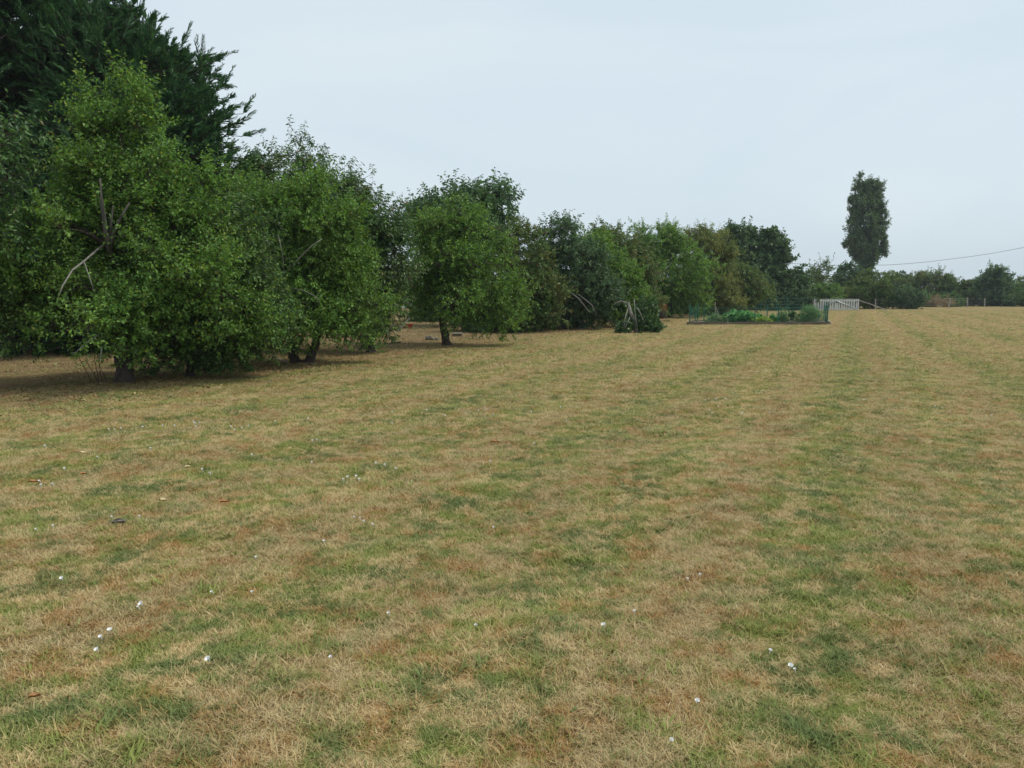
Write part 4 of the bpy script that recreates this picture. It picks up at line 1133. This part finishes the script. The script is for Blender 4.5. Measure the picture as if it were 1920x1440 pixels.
def plinth():
    g = ground(114, 658)
    root = thing('stone_block', 'small pale stone block with a dark grey peaked cap, seen under the left plum tree', 'stone block', (g[0], g[1], 0))
    mb = MB(); mb.box(-0.11, 0.12, -0.1, 0.1, 0, 0.15); mb.build('base', M['stone'], root, bevel=0.01)
    mb = MB(); mb.box(-0.10, 0.11, -0.08, 0.08, 0.152, 0.20); mb.build('dark_gap', M['black'], root)  # dark of the gap under the cap, built as a black box
    mb = MB(); mb.add([(-0.13,-0.12,0.202),(0.14,-0.12,0.202),(0.14,0.12,0.202),(-0.13,0.12,0.202),(-0.07,-0.05,0.33),(0.08,-0.05,0.33),(0.08,0.05,0.33),(-0.07,0.05,0.33)],
                      [(0,3,2,1),(4,5,6,7),(0,1,5,4),(1,2,6,5),(2,3,7,6),(3,0,4,7)]); mb.build('cap', M['slate'], root, bevel=0.008)
    g = ground(121, 663)
    r2 = thing('fallen_pole', 'short pale pole lying on the ground in front of the capped stone block', 'pole', (g[0], g[1], 0))
    mb = MB(); mb.tube([(-0.2, 0, 0.035), (0, 0.01, 0.035), (0.2, 0, 0.035)], [0.024, 0.022, 0.018], 7); mb.build('shaft', M['dead_wood'], r2)
    mb = MB(); mb.tube([(0.05, 0, 0.05), (0.12, -0.02, 0.12)], [0.012, 0.007], 6); mb.build('side_twig', M['dead_wood'], r2)
plinth()

# ------------------------------------------------------------------ leaf litter under the orchard (one object, stuff)
def litter():
    rs = np.random.RandomState(9)
    n = 26000
    y = 8 + 52 * rs.rand(n) ** 1.4; q = -9.6 - np.abs(rs.randn(n)) * 3.2
    x = (q + 0.41 * y) / 0.91
    k = rs.rand(n) < np.clip((-9.2 - q) / 2.5, 0.08, 1)
    x, y = x[k], y[k]; n = len(x)
    P = np.stack([x, y, hgt(x, y) + 0.012 + 0.012 * rs.rand(n)], 1)
    d = rs.randn(n, 3) * np.array([1, 1, 0.35])
    V, Fc = leaves(P, norm(d), 0.045 * (0.5 + rs.rand(n)), 0.32, rs, up_face=1.5)
    V[:, 2] = np.maximum(V[:, 2], 0.004)
    setp(mesh_np('fallen_leaves', V, Fc, M['litter']), kind='stuff')
litter()

# ------------------------------------------------------------------ white bindweed flowers
def flower_mesh():
    n, rings = 10, [(0.003, 0.0), (0.007, 0.012), (0.014, 0.020), (0.021, 0.024)]
    V, Fc = [], []
    for i, (r, z) in enumerate(rings):
        for k in range(n):
            rr = r * (1 + (0.07 * math.cos(5 * 2 * math.pi * k / n) if i == 3 else 0))
            V.append((rr * math.cos(2*math.pi*k/n), rr * math.sin(2*math.pi*k/n), z))
    for i in range(len(rings) - 1):
        for k in range(n): Fc.append((i*n+k, i*n+(k+1) % n, (i+1)*n+(k+1) % n, (i+1)*n+k))
    return np.array(V), np.array(Fc)
FL = [(123,1098),(275,1146),(268,1156),(207,1201),(197,1211),(191,1234),(405,1122),(471,1119),(400,1252),(626,1254),(733,1163),(894,1188),(1135,1188),(1189,1161),(1251,1402),
      (1288,1093),(1316,1088),(1440,1229),(1481,1254),(1494,1264),(1304,1326),(736,778),(800,777),(703,873),(723,878),(739,883),(656,899),(670,896),(647,906),(676,906),(586,871),
      (663,981),(678,984),(704,990),(688,985),(608,1028),(925,989),(910,775),(895,779),(998,782),(1050,770),(1025,746),(919,869),(596,834),(587,835),(578,791),(740,797),(518,797),
      (835,789),(923,790),(1062,800),(1001,842),(104,1006),(83,910),(107,919),(77,923),(217,985),(265,987),(76,1010),(89,847),(210,813),(217,816),(229,809),(269,811),(309,807),
      (329,810),(364,799),(368,802),(374,802),(370,811),(440,812),(452,811),(476,861),(190,871),(122,890),(283,859),(480,1057),(383,893),(398,903),(467,806),(433,808),(1341,756),
      (1360,756),(1375,746),(1328,775),(1345,770),(1390,780),(1393,782),(1441,780),(1622,756),(1617,755),(1610,756),(1690,755),(1750,765),(1778,775),(1855,783),(1320,758),(1332,780),(1470,765)]
SPEC = {0: 'white bindweed flower on a bent stem, highest of those near the lower left', 1: 'larger of two white flowers close together, right of the lone bent flower',
        2: 'smaller of two white flowers close together, right of the lone bent flower', 3: 'top one of three white flowers in a short column, lower left',
        4: 'middle one of three white flowers in a short column, lower left', 5: 'bottom one of three white flowers in a short column, lower left',
        8: 'broad white flower alone on dry grass, biggest of the lower left', 9: 'small white flower alone near the bottom, left of centre', 12: 'white flower alone on brown grass, right of centre',
        11: 'tiny narrow white flower beside a green clump near the bottom centre', 14: 'small white flower on a weed at the very bottom, right of centre', 17: 'small white flower above the pair at the lower right',
        18: 'upper white flower of the pair at the lower right', 19: 'lower white flower of the pair at the lower right', 20: 'white flower in a green tuft, lowest on the right side'}
ANCH = [(370,805,'below the lone plum'), (222,812,'below the thick dark trunk'), (92,912,'near the rusty leaf'), (225,985,'around the bark piece'),
        (690,983,'in green grass left of centre'), (655,900,'in front of the green clump'), (720,878,'behind the green clump'), (590,833,'below the short split trunk'),
        (770,790,'below the sloping trunk'), (960,783,'below the bluish tree'), (1045,780,'below the ivy-grown stump'), (1340,768,'below the vegetable bed, left end'),
        (1390,780,'below the vegetable bed, middle'), (1617,756,'below the white gate'), (1800,775,'below the dry tan scrub'), (430,1110,'on green grass, lower left'), (1250,1250,'on grass at lower right'),
        (800,1150,'on grass at lower middle'), (480,870,'midway between tan scrap and green clump'), (395,898,'just right of the tan scrap')]
ORD = ['leftmost', 'second from left', 'third from left', 'fourth from left', 'fifth from left', 'sixth from left', 'seventh from left', 'eighth from left', 'ninth from left', 'tenth from left', 'eleventh from left', 'twelfth from left', 'thirteenth from left']
_by = {}
for i, (x, y) in enumerate(FL):
    if i in SPEC: continue
    k = min(range(len(ANCH)), key=lambda q: (ANCH[q][0] - x) ** 2 + ((ANCH[q][1] - y) * 2.0) ** 2)
    _by.setdefault(k, []).append(i)
for k, v in _by.items():
    v.sort(key=lambda i: FL[i][0])
    for r, i in enumerate(v):
        SPEC[i] = ('lone tiny white flower ' if len(v) == 1 else ORD[r] + ' tiny white flower ') + ANCH[k][2]
BIGF = set(range(21))
fV, fF = flower_mesh()
rsf = np.random.RandomState(3)
proto = None
for i, (px, py) in enumerate(FL):
    g = ground(px, py)
    if proto is None:
        proto = bpy.data.objects.new('bindweed_flower', None); link(proto); proto.empty_display_size = 0.05
        bl = mesh_np('bloom', fV + [0, 0, 0.032], fF, M['petal'], proto, smooth=True)
        mb = MB(); mb.tube([(0.0, 0.004, -0.01), (0.002, 0.001, 0.015), (0, 0, 0.027)], [0.0013, 0.0013, 0.0016], 5); sm = mb.build('stem', M['stem'], proto)
        o = proto
    else:
        o = proto.copy(); C.objects.link(o)
        for ch in (bl, sm):
            c = ch.copy(); c.parent = o; C.objects.link(c)
    big = 0.54 if i in (0, 1, 3, 4, 5, 8, 12, 18, 20) else 0.36
    s = big * (0.85 + 0.25 * rsf.rand()) * (1.0 if g[1] < 6 else 1.35)
    o.location = (g[0], g[1], gz(g[0], g[1]))
    o.scale = (s, s, 1.0 if g[1] < 6 else 1.3)
    o.rotation_euler = (math.radians(rsf.uniform(5, 40)), math.radians(rsf.uniform(-15, 15)), rsf.rand() * 0.8 - 0.4)
    setp(o, SPEC.get(i, 'tiny white flower, one of those scattered over the mown grass'), 'flower', 'white flowers nearer the camera' if g[1] < 5 else 'tiny white flowers scattered over the meadow')

# ------------------------------------------------------------------ fallen dry leaves
def fallen_leaf(px, py, size, rz, label, mat='dead_leaf'):
    size *= 0.78
    g = ground(px, py)
    root = thing('fallen_leaf', label, 'leaf', (g[0], g[1], gz(g[0], g[1]) + 0.03), 'dry leaves fallen on the grass', rz)
    n = 9; V = []; Fc = []
    for i in range(n):
        t = i / (n - 1); w = 0.26 * math.sin(math.pi * t ** 0.85) * size
        x = (t - 0.5) * size; z = 0.10 * size * math.sin(t * 3.1 + 0.4) + 0.05 * size * math.sin(t * 9)
        V += [(x, -w, z + 0.18 * w + 0.01), (x, 0, z), (x, w, z + 0.5 * w + 0.01)]
    for i in range(n - 1):
        for k in (0, 1): Fc.append((i*3+k, i*3+k+1, (i+1)*3+k+1, (i+1)*3+k))
    size_ = size; mesh_np('blade', np.array(V), np.array(Fc), M[mat], root, smooth=True)
    mb = MB(); mb.tube([(-size*0.5, 0, 0.04 * size), (-size*0.75, 0.01, 0.0)], [0.0018, 0.0014], 5); mb.build('stalk', M[mat], root)
for a in [(66,1328,0.055,0.7,'curled orange-brown leaf in the grass at the lower left corner'), (63,910,0.10,0.3,'rusty dead leaf left of the little white flowers at the left edge'),
          (157,895,0.09,1.2,'small rusty dead leaf right of the little white flowers at the left edge'), (157,861,0.10,0.2,'pale tan dead leaf, highest of the fallen ones on the left','pale_dead_leaf'),
          (306,948,0.09,-0.2,'tan dead leaf flat on dry grass, left of centre','pale_dead_leaf'), (422,956,0.09,0.6,'thin brown dead leaf, rightmost of the fallen ones on the left'),
          (928,833,0.13,0.1,'bright orange dead leaf in the middle of the meadow'), (353,884,0.08,0.9,'tan scrap of leaf between the two green tufts on the left','pale_dead_leaf')]:
    fallen_leaf(*a)
def bark_piece():
    g = ground(224, 992)
    root = thing('bark_piece', 'dark curved piece of bark lying in the grass beside a white flower', 'bark', (g[0], g[1], gz(g[0], g[1]) + 0.015), None, 0.25)
    V = []; Fc = []
    for i in range(8):
        t = i / 7; r = 0.018 * (0.6 + math.sin(math.pi * t) * 0.6)
        for k in range(6):
            a = math.pi * k / 5
            V.append(((t - 0.5) * 0.085, r * math.cos(a), r * math.sin(a) + 0.01 * math.sin(t * 4)))
    for i in range(7):
        for k in range(5): Fc.append((i*6+k, i*6+k+1, (i+1)*6+k+1, (i+1)*6+k))
    o = mesh_np('shell', np.array(V), np.array(Fc), M['bark_dark'], root, smooth=True)
    md = o.modifiers.new('thick', 'SOLIDIFY'); md.thickness = 0.003
    mb = MB(); mb.tube([(-0.06, -0.01, 0.012), (0.0, -0.016, 0.016), (0.05, -0.01, 0.02)], [0.004, 0.005, 0.003], 5); mb.build('pale_edge', M['dead_wood'], root)
bark_piece()

# ------------------------------------------------------------------ haze
def haze():
    mb = MB(); mb.box(-420, 420, -30, 620, -1.2, 30)
    m = bpy.data.materials.new('haze'); m.use_nodes = True; nt = m.node_tree
    nt.nodes.remove(nt.nodes['Principled BSDF'])
    v = nt.nodes.new('ShaderNodeVolumePrincipled'); v.inputs['Density'].default_value = 0.0004
    v.inputs['Color'].default_value = (0.80, 0.88, 0.95, 1)
    nt.links.new(v.outputs[0], nt.nodes['Material Output'].inputs['Volume'])
    setp(mb.build('haze', m), kind='stuff')
haze()
